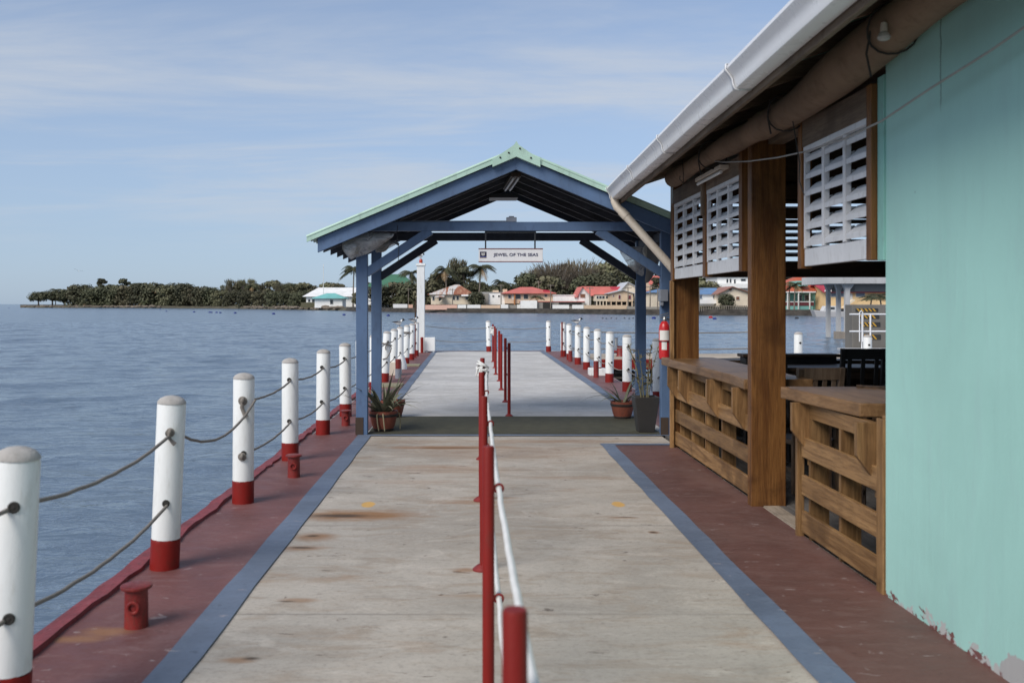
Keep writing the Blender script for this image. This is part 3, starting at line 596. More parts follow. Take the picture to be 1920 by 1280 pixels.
for s in (-1, 1):
    # fascia boards front and back
    for yy in (RY0, RY1-0.04):
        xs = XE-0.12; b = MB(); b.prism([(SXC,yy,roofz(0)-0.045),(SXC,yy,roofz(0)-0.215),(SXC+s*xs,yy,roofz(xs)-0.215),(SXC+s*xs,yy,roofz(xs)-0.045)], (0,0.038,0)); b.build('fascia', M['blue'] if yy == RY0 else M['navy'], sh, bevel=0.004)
    # ceiling boards and rafters
    b = MB()
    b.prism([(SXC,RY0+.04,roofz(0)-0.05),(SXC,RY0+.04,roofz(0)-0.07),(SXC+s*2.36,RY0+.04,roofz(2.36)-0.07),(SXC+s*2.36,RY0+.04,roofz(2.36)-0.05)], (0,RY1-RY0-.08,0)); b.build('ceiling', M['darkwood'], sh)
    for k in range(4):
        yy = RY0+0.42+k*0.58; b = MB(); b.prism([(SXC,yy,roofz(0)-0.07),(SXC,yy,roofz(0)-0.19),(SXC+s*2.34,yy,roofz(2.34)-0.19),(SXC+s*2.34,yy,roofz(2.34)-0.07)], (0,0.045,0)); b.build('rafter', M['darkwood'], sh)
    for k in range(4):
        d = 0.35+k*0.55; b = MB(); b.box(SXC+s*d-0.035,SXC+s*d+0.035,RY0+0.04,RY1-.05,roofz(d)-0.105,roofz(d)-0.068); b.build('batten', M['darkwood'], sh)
    # corrugated sheet: rolled front edge
    b = MB(); n = 56; vs = []
    for j in range(n+1):
        yy = RY0-0.05+(RY1-RY0+0.10)*j/n; c = 0.014*math.cos(j*math.pi/2*1.0)
        for d in (0.02, XE*0.5, XE):
            zz = roofz(d)+c; vs.append((SXC+s*d,yy,zz)); vs.append((SXC+s*d,yy,zz-0.006))
    fs = []
    for j in range(n):
        o = 6*j
        for k in (0,2): fs += [(o+k,o+k+2,o+k+8,o+k+6),(o+k+1,o+k+7,o+k+9,o+k+3)]
        fs.append((o+4,o+5,o+11,o+10))
    fs += [(0,1,3,2),(2,3,5,4)]; b.add(vs, fs); b.build('roof_sheet', M['green'], sh, smooth=True)
    # rolled barge flashing over the gable edge
    for yy in (RY0-0.055, RY1+0.03):
        b = MB(); P = lambda d, dz: (SXC+s*d, yy, roofz(d)+dz)
        b.prism([P(0.0,0.02),P(0.0,-0.044),P(XE,-0.044),P(XE,0.02)], (0,0.025,0))
        b.tube([(SXC+s*0.0,yy+0.015,roofz(0)+0.018),(SXC+s*XE,yy+0.015,roofz(XE)+0.018)], 0.021, 10); b.build('barge_flashing', M['green'], sh, smooth=True)
# flared ridge cap
b = MB(); prof = [(-0.33,-0.150),(-0.22,-0.075),(-0.10,0.005),(-0.03,0.055),(0.0,0.105),(0.03,0.055),(0.10,0.005),(0.22,-0.075),(0.33,-0.150)]
b.prism([(SXC+x,RY0-0.075,ZR+z+0.03) for x, z in [(q*.85, w_*.85-.012) for q, w_ in prof]]+[(SXC+x,RY0-0.075,ZR+z-0.055) for x, z in [(0.28,-0.140),(0.0,-0.02),(-0.28,-0.140)]], (0,RY1-RY0+0.13,0)); b.build('ridge_cap', M['green'], sh)
for x, z in ((-0.19,-0.085),(-0.09,-0.03),(0.04,0.02),(0.17,-0.09)):
    b = MB(); b.sphere((SXC+x,RY0-0.08,ZR+z), 0.011, 8, 6); b.build('screw', M['hole'], sh)
# roof lights under the ridge, junction box, sign
t = thing('tube_lamp', (0.50,11.9,3.12), 'twin fluorescent tube lamp on a brown batten under the shelter ridge', 'lamp')
b = MB(); b.beam((0.53,11.25,3.16),(0.47,12.35,3.14),0.12,0.05); b.build('batten_base', M['brown_y'], t)
for s in (-.03,.03):
    b = MB(); b.tube([(0.53+s,11.30,3.118),(0.47+s,12.3,3.098)],0.013,10); b.build('lamp_tube', plain('unlit_tube', (0.55,0.55,0.53), 0.3), t, smooth=True)
t = thing('hanging_tray', (0.40,13.2,3.05), 'flat dark lamp tray hanging under the back of the shelter roof', 'lamp')
b = MB(); b.box(0.24,0.64,12.95,13.35,3.075,3.135); b.build('tray', M['black'], t, bevel=0.006)
b = MB(); b.beam((0.30,13.15,3.13),(0.42,13.15,3.26),.02,.02); b.beam((0.58,13.15,3.13),(0.50,13.15,3.26),.02,.02); b.build('bracket', M['black'], t)
b = MB(); b.box(0.42,0.545,11.39,11.47,2.603,2.66); b.box(0.45,0.515,11.40,11.46,2.66,2.675); tag(b.build('junction_box', M['grey'], origin=(0.48,11.43,2.603), bevel=0.006), 'small grey junction box on top of the front tie beam', 'box')
b = MB(); b.tube([(0.42,11.42,2.612),(-0.3,11.42,2.611),(-1.2,11.42,2.611)],0.008,6); tag(b.build('conduit_pipe', M['grey'], origin=(0.42,11.42,2.61)), 'thin grey conduit lying along the front tie beam', 'pipe')
sx0, sx1, sz0, sz1, sy = X(897.5,11.43), X(1017.5,11.43), Z(490.5,11.43), Z(467,11.43), 11.41
sg = thing('hanging_sign', ((sx0+sx1)/2,sy,sz0), 'white sign with dark blue capital lettering hung under the shelter beam', 'sign')
b = MB(); b.box(sx0,sx1,sy,sy+0.03,sz0,sz1); b.build('board', paint('sign_white', (0.78,0.78,0.79), 0.35, 0.02, 2, (0.4,0.4,0.4), 0.15, 0.02), sg, bevel=0.003)
for z in (sz0-0.007, sz1-0.002):
    b = MB(); b.box(sx0-0.002,sx1+0.002,sy-0.004,sy+0.034,z,z+0.010); b.build('red_edge', plain('sign_red_edge', (0.16,0.035,0.03), 0.5), sg)
for px in (910.5, 1003):
    xx = X(px,11.43); b = MB(); b.box(xx-0.009,xx+0.009,sy+0.006,sy+0.024,sz1,2.492); b.build('hanger', M['black'], sg)
b = MB(); b.box(X(909,11.43),X(1005,11.43),sy+0.004,sy+0.026,2.470,2.491); b.build('hanger_bar', M['black'], sg)
navy = plain('sign_navy', (0.022,0.020,0.085), 0.5)
ex0, ex1, ez0, ez1 = X(899.8,11.43), X(912,11.43), Z(484,11.43), Z(472,11.43)
b = MB(); b.box(ex0,ex1,sy-0.004,sy-0.001,ez0+0.018,ez1); em = b.build('emblem', plain('emblem_navy', (0.018,0.016,0.05), 0.5), sg)
b = MB(); b.box(ex0,ex1,sy-0.004,sy-0.001,ez0+0.006,ez0+0.018); b.build('blue_band', plain('emblem_blue', (0.06,0.09,0.30), 0.5), em)
b = MB(); b.box(ex0,ex1,sy-0.004,sy-0.001,ez0+0.001,ez0+0.006); b.build('yellow_band', plain('emblem_yellow', (0.50,0.33,0.08), 0.5), em)
ecx, ecz = (ex0+ex1)/2, ez0+0.049; b = MB()
b.tube([(ecx+0.021*math.cos(a),sy-0.006,ecz+0.002+0.019*math.sin(a)) for a in [math.pi+0.25+(math.pi-0.5)*k/10 for k in range(11)]],0.0038,6)
for dx, h in ((-0.020,0.014),(0,0.020),(0.020,0.014)): b.tube([(ecx+dx*0.6,sy-0.006,ecz-0.002),(ecx+dx,sy-0.006,ecz+h)],[0.0045,0.005],6)
b.tube([(ecx-0.012,sy-0.006,ecz),(ecx+0.012,sy-0.006,ecz)],0.004,6); b.tube([(ecx,sy-0.006,ecz),(ecx,sy-0.006,ecz-0.018)],0.004,6)
b.build('crown_anchor', M['trimwhite'], em)
fc = bpy.data.curves.new('sign_text', 'FONT'); fc.body = 'JEWEL OF THE SEAS'; fc.size = 0.078; fc.offset = 0.0013; fc.extrude = 0.0012; fc.space_character = 1.02; fc.align_x = 'LEFT'
fo = bpy.data.objects.new('sign_text', fc); COL.objects.link(fo); bpy.context.view_layer.update()
tm = bpy.data.meshes.new_from_object(fo.evaluated_get(bpy.context.evaluated_depsgraph_get())); bpy.data.objects.remove(fo)
xs = [v.co.x for v in tm.vertices]; zs = [v.co.y for v in tm.vertices]
tx0, tx1, tz0, tz1 = X(925,11.43), X(1008.5,11.43), Z(482.2,11.43), Z(474.8,11.43)
kx, kz = (tx1-tx0)/(max(xs)-min(xs)), (tz1-tz0)/(max(zs)-min(zs))
for v in tm.vertices:
    x, yv, z = v.co; v.co = (tx0+(x-min(xs))*kx-sg.location.x, sy-0.0025-z-sg.location.y, tz0+(yv-min(zs))*kz-sg.location.z)
tm.materials.clear(); tm.materials.append(navy); lo = bpy.data.objects.new('lettering', tm); COL.objects.link(lo); lo.parent = sg

# wall fans shrouded in plastic
def plastic():
    m, t, bb = newmat('clear_plastic_wrap'); o = coords(t)
    n = tex(t, o, (1,1,2), 7, 5, 0.6, 1.0)
    bb.inputs['Base Color'].default_value = (0.55,0.55,0.55,1); bb.inputs['Roughness'].default_value = 0.35
    t.links.new(ramp(t, n, 0.35, 0.7, 0.32, 0.72), bb.inputs['Alpha']); bump(t, bb, n, 0.8, 0.03); return m
M['plastic'] = plastic()
def sheet_patch(rows, name, parent, mat, th=0.004):
    b = MB(); n = len(rows); m = len(rows[0]); vs = [p for r in rows for p in r]
    b.add(vs, [(i*m+j, i*m+j+1, (i+1)*m+j+1, (i+1)*m+j) for i in range(n-1) for j in range(m-1)])
    o = b.build(name, mat, parent, smooth=True); s = o.modifiers.new('th', 'SOLIDIFY'); s.thickness = th
    sub = o.modifiers.new('sub', 'SUBSURF'); sub.levels = sub.render_levels = 2; return o
def lerp_rows(top, bot, n, puff, rr):
    out = []
    for i in range(n+1):
        t_ = i/n; row = []
        for a, c in zip(top, bot):
            p = Vector(a).lerp(Vector(c), t_); row.append(tuple(p+Vector((rr.uniform(-.012,.012), -puff*math.sin(math.pi*t_)+rr.uniform(-.02,.02), rr.uniform(-.008,.008)))))
        out.append(row)
    return out
def fan(xc, y, zc, label, s):
    t = thing('wall_fan', (xc,y,zc), label, 'fan', 'plastic-wrapped fans at the shelter corners')
    b = MB(); b.lathe([(0.03,-0.05),(0.09,-0.045),(0.115,-0.02),(0.115,0.02),(0.08,0.07),(0.05,0.12)], (xc,y,zc), 24, axis='y'); b.build('fan_housing', plain('fan_cream', (0.40,0.38,0.34), 0.5), t, smooth=True)
    b = MB()
    for r in (0.045,0.075,0.105): b.torus((xc,y-0.055,zc),r,0.004,'y',24,5)
    b.torus((xc,y-0.055,zc),0.022,0.014,'y',14,6); b.build('grille', plain('fan_grille', (0.36,0.33,0.29), 0.5), t, smooth=True)
    rr = random.Random(3)
    return t, rr
A = 0.00653
t, rr = fan(X(660,11.3), 11.28, Z(462,11.3), 'fan wrapped in clear plastic at the left front corner of the shelter', 1)
sheet_patch(lerp_rows([(X(px,11.3),11.26,Z(pz,11.3)) for px, pz in ((648,455),(668,437),(690,436),(712,437),(733,438),(739,440))], [(X(px,11.3),11.30,Z(pz,11.3)) for px, pz in ((656,487),(664,484),(686,478),(706,466),(726,452),(738,444))], 5, 0.07, rr), 'plastic_wrap', t, M['plastic'])
sheet_patch(lerp_rows([(X(px,11.25),11.16,Z(pz,11.25)) for px, pz in ((645,462),(652,456),(662,454),(672,458))], [(X(px,11.25),11.2,Z(pz,11.25)) for px, pz in ((651,480),(657,487),(663,488),(669,482))], 4, 0.05, rr), 'plastic_wrap', t, M['plastic'])
t, rr = fan(X(715,13.0), 12.95, Z(458,13.0), 'second plastic-wrapped fan behind the left front corner fan', 1)
sheet_patch(lerp_rows([(X(px,13.0),12.93,Z(pz,13.0)) for px, pz in ((703,455),(715,452),(730,451),(746,452))], [(X(px,13.0),12.95,Z(pz,13.0)) for px, pz in ((704,476),(714,473),(728,468),(745,457))], 4, 0.06, rr), 'plastic_wrap', t, M['plastic'])
t, rr = fan(X(1222,12.2), 12.2, Z(470,12.2), 'fan in loose grey plastic at the right back corner of the shelter', 1)
sheet_patch(lerp_rows([(X(px,12.6),12.55,Z(pz,12.6)) for px, pz in ((1152,459),(1172,461),(1192,462),(1210,462))], [(X(px,12.6),12.6,Z(pz,12.6)) for px, pz in ((1164,478),(1180,502),(1195,514),(1206,520))], 5, 0.04, rr), 'plastic_wrap', t, M['plastic'])
sheet_patch(lerp_rows([(X(px,12.2),12.12,Z(pz,12.2)) for px, pz in ((1208,445),(1218,442),(1232,440),(1242,444))], [(X(px,12.2),12.15,Z(pz,12.2)) for px, pz in ((1207,530),(1212,533),(1220,524),(1236,490))], 6, 0.10, rr), 'plastic_wrap', t, plain('grey_sheeting', (0.20,0.19,0.18), 0.7))
# pull cord on the left
b = MB(); b.tube([(X(746,11.35),11.34,2.56),(X(744,11.35),11.34,2.45),(X(748,11.35),11.34,2.30),(X(747,11.35),11.34,2.13)],0.004,6); b.sphere((X(747,11.35),11.34,2.12),0.011,8,6)
b.beam((X(738,11.35),11.34,2.36),(X(748,11.35),11.34,2.32),.03,.03); tag(b.build('pull_cord', M['black'], origin=(X(747,11.35),11.34,2.56)), 'thin dark pull cord hanging beside the left fan', 'cord')

# ================================================================ POTS
def strap_leaf(b, base, ang, L, lean, w, droop, mi=0):
    pts = []; n = 7
    for i in range(n+1):
        t_ = i/n; r = lean*L*t_**1.2; h = L*(t_*(1-lean*0.35)-droop*t_**2.6); pts.append(Vector((base[0]+r*math.cos(ang), base[1]+r*math.sin(ang), base[2]+h)))
    side = Vector((-math.sin(ang), math.cos(ang), 0)); vs = []
    for i, p in enumerate(pts):
        ww = w*(1-(i/n)**2.2)*(0.7+0.3*math.sin(math.pi*min(1, i/n+.3)))+0.0015
        vs += [p-side*ww, p+Vector((0,0,-ww*.5)), p+side*ww]
    b.add(vs, [(3*i+k,3*i+k+1,3*i+k+4,3*i+k+3) for i in range(n) for k in (0,1)], mi)
def pot(x, y, r, h, label, leaves, seed, Lr, dead=0):
    t = thing('potted_plant', (x,y,0.016), label, 'potted plant', 'round terracotta pots at the shelter posts')
    b = MB(); b.lathe([(r*.66,0.016),(r*.82,h*.35),(r*.98,h*.82),(r*1.02,h),(r*.92,h),(r*.90,h*.9)], (x,y,0), 28); p = b.build('pot', M['terracotta'], t, smooth=True)
    b = MB(); b.lathe([(r*.985,h*.74),(r*1.02,h*.80),(r*1.03,h*.86),(r*.99,h*.87)], (x,y,0), 28); b.build('band', M['potband'], p, smooth=True)
    b = MB(); b.lathe([(r*.70,h*.08),(r*.735,h*.13),(r*.755,h*.17),(r*.74,h*.18)], (x,y,0), 28); b.build('band', M['potband'], p, smooth=True)
    b = MB(); b.lathe([(r*.9,h*.86),(r*.5,h*.91),(0.01,h*.92)], (x,y,0), 20); b.build('soil', M['soil'], t)
    rr = random.Random(seed); b = MB()
    for i in range(leaves):
        a = rr.uniform(0, 2*math.pi); q = rr.uniform(0,r*.55)
        strap_leaf(b, (x+q*math.cos(a),y+q*math.sin(a),h*.9), a+rr.uniform(-.5,.5), rr.uniform(*Lr), rr.uniform(.3,1.25), rr.uniform(.014,.027), rr.uniform(.05,.6))
    b.build('leaf_clump', M['blade'], t, smooth=True)
    if dead:
        b = MB()
        for i in range(dead):
            a = rr.choice((-1.5,-0.3,-1.9,0.1)); b_ = (x+r*.9*math.cos(a), y+r*.9*math.sin(a), h*.95)
            b.tube([b_, (x+r*1.12*math.cos(a),y+r*1.12*math.sin(a),h*.85),(x+r*1.14*math.cos(a)+.01,y+r*1.1*math.sin(a),h*.45),(x+r*1.05*math.cos(a)+.02,y+r*1.06*math.sin(a),h*.12)],[0.008,0.009,0.008,0.006],5)
        b.build('dead_leaf', M['dry'], t, smooth=True)
    return t
pot(X(719,11.72),11.72,0.178,0.265,'terracotta pot with black bands and long strap leaves, left front',48,4,(.38,.74),3)
pot(X(737,13.2),13.15,0.175,0.25,'terracotta pot behind the left front pot, leaves hidden',5,7,(.2,.4))
pot(X(1167,13.0),13.0,0.165,0.25,'terracotta pot with a few stiff upright leaves, right side',12,12,(.35,.62))
px_, py_ = X(1209,11.65), 11.62
t = thing('potted_plant', (px_,py_,0.016), 'tall charcoal tapered planter with a dry spindly plant, right side', 'potted plant')
b = MB(); B = lambda h_, z_: [(px_-h_,py_-h_,z_),(px_+h_,py_-h_,z_),(px_+h_,py_+h_,z_),(px_-h_,py_+h_,z_)]
b.add(B(.098,.016)+B(.152,.455)+B(.138,.455)+B(.125,.40), [(3,2,1,0)]+[(o+i,o+(i+1)%4,o+4+(i+1)%4,o+4+i) for o in (0,4,8) for i in range(4)]+[(12,13,14,15)]); b.build('planter', M['planter'], t, bevel=0.006)
b = MB(); b.box(px_-.125,px_+.125,py_-.125,py_+.125,.40,.43); b.build('soil', M['soil'], t)
rr = random.Random(6); b = MB()
for i in range(10):
    a = rr.uniform(0,6.28); L = rr.uniform(.25,.75); e = (px_+.16*math.cos(a)*L*2, py_+.1*math.sin(a), .43+L); b.tube([(px_+.05*math.cos(a),py_+.05*math.sin(a),.42),(px_+.10*math.cos(a)*L*1.6,py_+.06*math.sin(a),.42+L*.55),e],[.006,.005,.003],5)
    for k in range(9):
        f = rr.uniform(.25,1); p = (px_+.16*math.cos(a)*L*2*f+rr.uniform(-.03,.03), py_+.1*math.sin(a)*f, .43+L*f); strap_leaf(b, p, rr.uniform(0,6.28), rr.uniform(.05,.12), .9, .007, rr.uniform(.1,.5))
b.build('leaf_clump', plain('dry_olive_leaf', (0.15,0.135,0.07), 0.8), t, smooth=True)

# ================================================================ BAR BUILDING
BX, BX1, BY0, BY1 = 2.27, 6.6, -4.0, 10.6
bar = thing('bar_building', (4.4, 4, 0), 'timber bar with turquoise wall, louvres and white gutter along the right side', 'building')
b = MB(); b.box(BX,BX+0.14,BY0,5.12,0.0,3.16); b.build('side_wall', M['turq'], bar, origin=(BX,0,0))
b = MB(); b.box(BX-0.012,BX+0.03,5.12,5.20,1.84,2.86); b.build('corner_trim', M['turqtrim'], bar, bevel=0.004)
b = MB(); b.box(BX+0.14,BX1,5.0,5.12,0.0,3.4); b.build('partition', M['turqtrim'], bar)
b = MB(); b.box(BX1,BX1+0.1,BY0,BY1,0.0,3.2); b.build('light_block_wall', M['brown_z'], bar)  # unseen solid side, added to keep the bar interior dark
# inner plank floor
b = MB(); rnd = random.Random(2)
for k in range(31):
    x = 2.34+k*0.14; b.box(x,x+0.132,5.13,11.3,-0.03,0.004+rnd.uniform(-.004,.004))
b.build('plank_floor', wood('grey_planks', (0.085,0.08,0.075), (0.13,0.12,0.115), 'y', 0.7), bar)
b = MB(); b.box(2.32,7,5.13,11.35,-0.4,-0.04); b.build('floor_base', M['brown_y'], bar)
# posts
for (x0,x1,y0,y1) in ((2.205,2.48,7.37,7.47),(2.245,2.535,10.42,10.56)):
    b = MB(); b.box(x0,x1,y0,y1,0.0,3.08); b.build('post', M['post_z'], bar, bevel=0.006)
b = MB(); b.box(2.205,2.25,10.38,10.42,0,1.86); b.build('post_board', M['lumber_z'], bar, bevel=0.003)
b = MB(); b.box(2.285,2.33,5.128,5.205,0.0,0.98); b.build('end_stud', M['lumber_z'], bar, bevel=0.004)
b = MB(); b.box(2.258,2.282,5.128,5.215,0.0,0.965); b.build('end_board', M['lumber_z'], bar, bevel=0.003)
# wall head beam
b = MB(); b.box(2.34,2.46,5.2,10.4,2.86,3.06); b.build('head_beam', M['eave_y'], bar)
# railing panels
def railing(y0, y1, brs, far, withbr):
    rp = None
    b = MB(); b.box(2.30,2.34,y0,y1,0.82,0.92); rp = b.build('railing_panel', M['lumber_y'], bar, bevel=0.003)
    for z0, z1 in ((0.04,0.185),(0.295,0.43),(0.555,0.69)):
        b = MB(); b.box(2.262,2.292,y0+0.01,y1-0.01,z0,z1); b.build('board', M['lumber_y'], rp, bevel=0.004)
    for bi, yy in enumerate(brs):
        b = MB(); b.box(2.294,2.42,yy,yy+0.035,0.0,0.82); b.build('stud', M['lumber_z'], rp)
        if bi not in withbr: continue
        b = MB(); b.prism([(2.18,yy+.036,0.928),(2.40,yy+.036,0.928),(2.40,yy+.036,0.50),(2.298,yy+.036,0.50),(2.2985,yy+.036,0.58),(2.18,yy+.036,0.74)],(0,0.04,0)) if not far else b.prism([(2.16,yy+.036,0.908),(2.40,yy+.036,0.908),(2.40,yy+.036,0.50),(2.258,yy+.036,0.56),(2.16,yy+.036,0.70)],(0,0.04,0))
        b.build('bracket', M['lumber_z'], rp, bevel=0.003)
railing(5.21, 6.42, (5.25,5.80,6.32), False, (0,2)); railing(7.50, 10.40, (7.70,8.55,9.15,9.72,10.26), True, (0,1,3,4))
b = MB(); b.box(2.24,2.29,6.43,6.47,0,0.92); b.build('end_stud', M['lumber_z'], bar, bevel=0.003)
def counter(pts, z0, z1):
    b = MB(); b.prism([(x,y,z0) for x, y in pts],(0,0,z1-z0)); return b.build('countertop', M['counter'], bar, bevel=0.008)
M['counter'] = wood('varnished_counter', (0.165,0.088,0.038), (0.27,0.155,0.072), 'y', 0.42, spec=0.3)
counter([(2.20,6.66),(2.30,5.54),(2.84,5.46),(2.84,6.66)],0.93,1.012); counter([(2.155,10.63),(2.225,8.05),(2.19,7.52),(2.75,7.52),(2.75,10.63)],0.91,0.995)
# threshold step
b = MB(); b.box(2.30,2.42,6.48,7.36,-0.02,0.012); b.build('threshold', wood('worn_threshold', (0.2,0.16,0.12), (0.3,0.25,0.2), 'y', 0.8), bar)
# louvred shutters
def shutter(y0, y1, z0, z1, ncol, hz, header=True):
    """y0 near, y1 far"""
    b = MB(); b.box(2.245,2.285,y0,y1,z0,z0+0.115); s = b.build('louvred_shutter', M['louver'], bar, bevel=0.003)
    if header:
        b = MB(); b.box(2.232,2.27,y0-0.02,y1+0.02,z1+0.002,hz); b.build('header_board', M['eave_y'], s, bevel=0.004)
    b = MB(); b.box(2.236,2.275,y0,y1,z1-0.035,z1+0.001); b.build('top_rail', M['louver'], s, bevel=0.002)
    W = (y1-y0)/ncol
    for c in range(ncol):
        a, e = y0+c*W, y0+(c+1)*W; b = MB()
        b.box(2.239,2.276,a,a+0.020,z0+0.118,z1-.036); b.box(2.239,2.276,e-0.020,e-0.002,z0+0.118,z1-.036)
        n = 6; P = (z1-z0-0.125)/n
        for k in range(n):
            z = z0+0.13+k*P; b.prism([(2.243,a+0.023,z),(2.243,a+0.023,z+0.034),(2.315,a+0.023,z+0.094),(2.315,a+0.023,z+0.078)],(0,W-0.046,0))
        b.build('louvre', M['louver'], s, bevel=0.002, seg=1)
    return s
shutter(9.02,10.34,1.875,2.70,3,2.86); shutter(7.80,8.90,1.88,2.68,3,2.84); shutter(5.28,6.30,1.855,2.655,3,2.83)
for (y0,y1,z0,z1) in ((8.91,9.01,1.86,2.85),(7.70,7.79,1.87,2.9),(6.31,6.38,1.84,2.84),(5.205,5.272,1.845,2.83),(10.35,10.42,1.86,2.72)):
    b = MB(); b.box(2.225,2.30,y0,y1,z0,z1); b.build('shutter_stile', M['post_z'], bar, bevel=0.004)
b = MB(); b.box(2.20,2.235,8.93,8.99,2.45,2.78); b.build('lamp_bracket', M['eave_z'], bar)
# far end wall: dark louvres above an opening, low counter below
b = MB(); b.box(2.54,BX1,10.55,10.66,1.905,2.085); b.build('end_beam', M['brown_x'], bar)
for k in range(12):
    z = 2.135+k*0.075
    if k in (6,9,10): continue
    b = MB(); b.prism([(2.54,10.57,z),(2.54,10.57,z+.03),(2.54,10.63,z+.052),(2.54,10.63,z+.022)],(4.0,0,0)); b.build('end_slat', M['brown_x'], bar)
b = MB(); b.box(2.54,BX1,10.57,10.64,2.57,2.66); b.prism([(2.54,10.57,2.78),(BX1,10.57,2.78),(BX1,10.57,3.2),(4.5,10.57,3.82),(2.54,10.57,3.18)],(0,.07,0)); b.build('gable_boards', M['brown_x'], bar)
for x in (3.35,4.55,5.7):
    b = MB(); b.box(x,x+0.09,10.56,10.65,0.0,3.0); o = b.build('end_stud', M['brown_z'], bar) if x > 5 else None
b = MB(); b.box(2.54,BX1,10.56,10.64,0.0,0.93); b.build('low_end_wall', M['brown_x'], bar)
b = MB(); b.box(2.52,BX1,10.40,10.74,0.93,0.975); b.build('end_shelf', M['brown_x'], bar, bevel=0.004)
# roof: corrugated sheet, rafters, boards
GX = lambda y: 1.50+0.012*(y-4.4); GZ = lambda y: 3.03-0.0098*(y-4.4); RS = 0.33; RX = 4.5
def rz(x, y): return GZ(y)+0.02+(x-GX(y))*RS
b = MB(); n = 300; vs = []; YA, YB = -4.2, 11.02
for j in range(n+1):
    y = YA+(YB-YA)*j/n; c = 0.016*math.cos(j*math.pi/2)
    for x in (GX(y)+0.06, RX): vs.append((x,y,rz(x,y)-0.008+c)); vs.append((x,y,rz(x,y)-0.014+c))
fs = []
for j in range(n): o = 4*j; fs += [(o,o+2,o+6,o+4),(o+1,o+5,o+7,o+3),(o,o+4,o+5,o+1)]
fs += [(0,1,3,2),(4*n,4*n+2,4*n+3,4*n+1)]; b.add(vs, fs); b.build('roof_sheet', paint('green_roof_sheet', (0.20,0.42,0.33), 0.5, 0.1, 2), bar, smooth=True)
b = MB(); b.prism([(RX,YA,rz(RX,4)+.03),(7.4,YA,2.95),(7.4,YA,2.92),(RX,YA,rz(RX,4)-.01)],(0,YB-YA,0)); b.build('roof_sheet', M['green'], bar)
rnd = random.Random(8)
for k in range(16):   # ceiling planks running along the eave
    xa, xb = 1.575+k*0.18, 1.575+k*0.18+0.172; dz = rnd.uniform(-.003,.003)
    b = MB(); b.prism([(xa,YA+.1,rz(xa,YA)-.02+dz),(xb,YA+.1,rz(xb,YA)-.02+dz),(xb,YA+.1,rz(xb,YA)+.004),(xa,YA+.1,rz(xa,YA)+.004)],(0.012*(YB-YA-.15),YB-YA-.15,-0.0098*(YB-YA)-0.012*RS*0)); b.build('ceiling_plank', M['eave_y'], bar)
for k in range(20):
    y = -3.4+k*0.745
    if y > 10.95: break
    b = MB(); xa = GX(y)+0.17
    b.prism([(xa,y,rz(xa,y)-.03),(RX,y,rz(RX,y)-.03),(RX,y,rz(RX,y)-.13),(xa+.05,y,rz(xa,y)-.115),(xa,y,rz(xa,y)-.08)],(0,0.045,0)); b.build('rafter', M['eave_x'], bar, bevel=0.002)
b = MB(); ys = [YA,0,4.4,7.7,YB]
for i in range(4):
    a, c = ys[i], ys[i+1]-0.004
    p = lambda y, dx, dz: (GX(y)+dx, y, GZ(y)+dz)
    b.add([p(a,.152,-.185),p(a,.18,-.185),p(a,.18,.035),p(a,.152,.035),p(c,.152,-.185),p(c,.18,-.185),p(c,.18,.035),p(c,.152,.035)],[(0,1,2,3),(7,6,5,4),(4,5,1,0),(5,6,2,1),(6,7,3,2),(7,4,0,3)])
b.build('fascia_board', M['eave_y'], bar, bevel=0.003)
b = MB(); b.prism([(GX(11)+.17,11.0,rz(GX(11)+.17,11)-.13),(2.6,11.0,rz(2.6,11)-.13),(2.6,11.0,rz(2.6,11)+.0),(GX(11)+.17,11.0,rz(GX(11)+.17,11)+.0)],(0,.03,0)); b.build('verge_board', M['eave_x'], bar)
# gutter
prof = [(0.012,0.0),(0.0,0.0),(-0.002,-0.018),(0.006,-0.030),(0.022,-0.048),(0.034,-0.068),(0.038,-0.095),(0.046,-0.118),(0.060,-0.125),(0.130,-0.125),(0.130,0.01),(0.125,0.01),(0.125,-0.118),(0.060,-0.118)]
prof = [(px*1.12, pz*1.14) for px, pz in prof]
b = MB(); vs = []; ysg = [-4.2,-2,0,1.5,3,4.4,5.5,6.6,7.7,8.8,9.9,11.06]
for y in ysg: vs += [(GX(y)+px, y, GZ(y)+pz+0.004*math.sin(y*2.1)) for px, pz in prof]
m_ = len(prof); fs = [(i*m_+k, i*m_+(k+1) % m_, (i+1)*m_+(k+1) % m_, (i+1)*m_+k) for i in range(len(ysg)-1) for k in range(m_)] + [tuple(range(m_))[::-1], tuple(range((len(ysg)-1)*m_, len(ysg)*m_))]
b.add(vs, fs); gut = b.build('gutter', M['gutter'], bar, smooth=True)
for y in (2.6,5.55,7.75,9.35,10.95):
    b = MB(); P2 = [(px-0.006 if px < .06 else px, pz-0.006 if pz < -.02 else pz+.003) for px, pz in prof[:10]]
    vs = [(GX(y)+px, yy, GZ(y)+pz) for yy in (y-.02,y+.02) for px, pz in P2]; k_ = len(P2)
    b.add(vs, [(i,i+1,k_+i+1,k_+i) for i in range(k_-1)]); o = b.build('joint_clip', M['gutter'], gut, smooth=True); o.modifiers.new('s','SOLIDIFY').thickness = 0.003
b = MB(); b.prism([(GX(11.06)+px-(.004 if px < .06 else -.004), 11.062, GZ(11.06)+pz-.004) for px, pz in prof[:10]]+[(GX(11.06)+.134,11.062,GZ(11.06)+.012)],(0,.006,0)); b.build('end_cap', M['gutter'], gut)
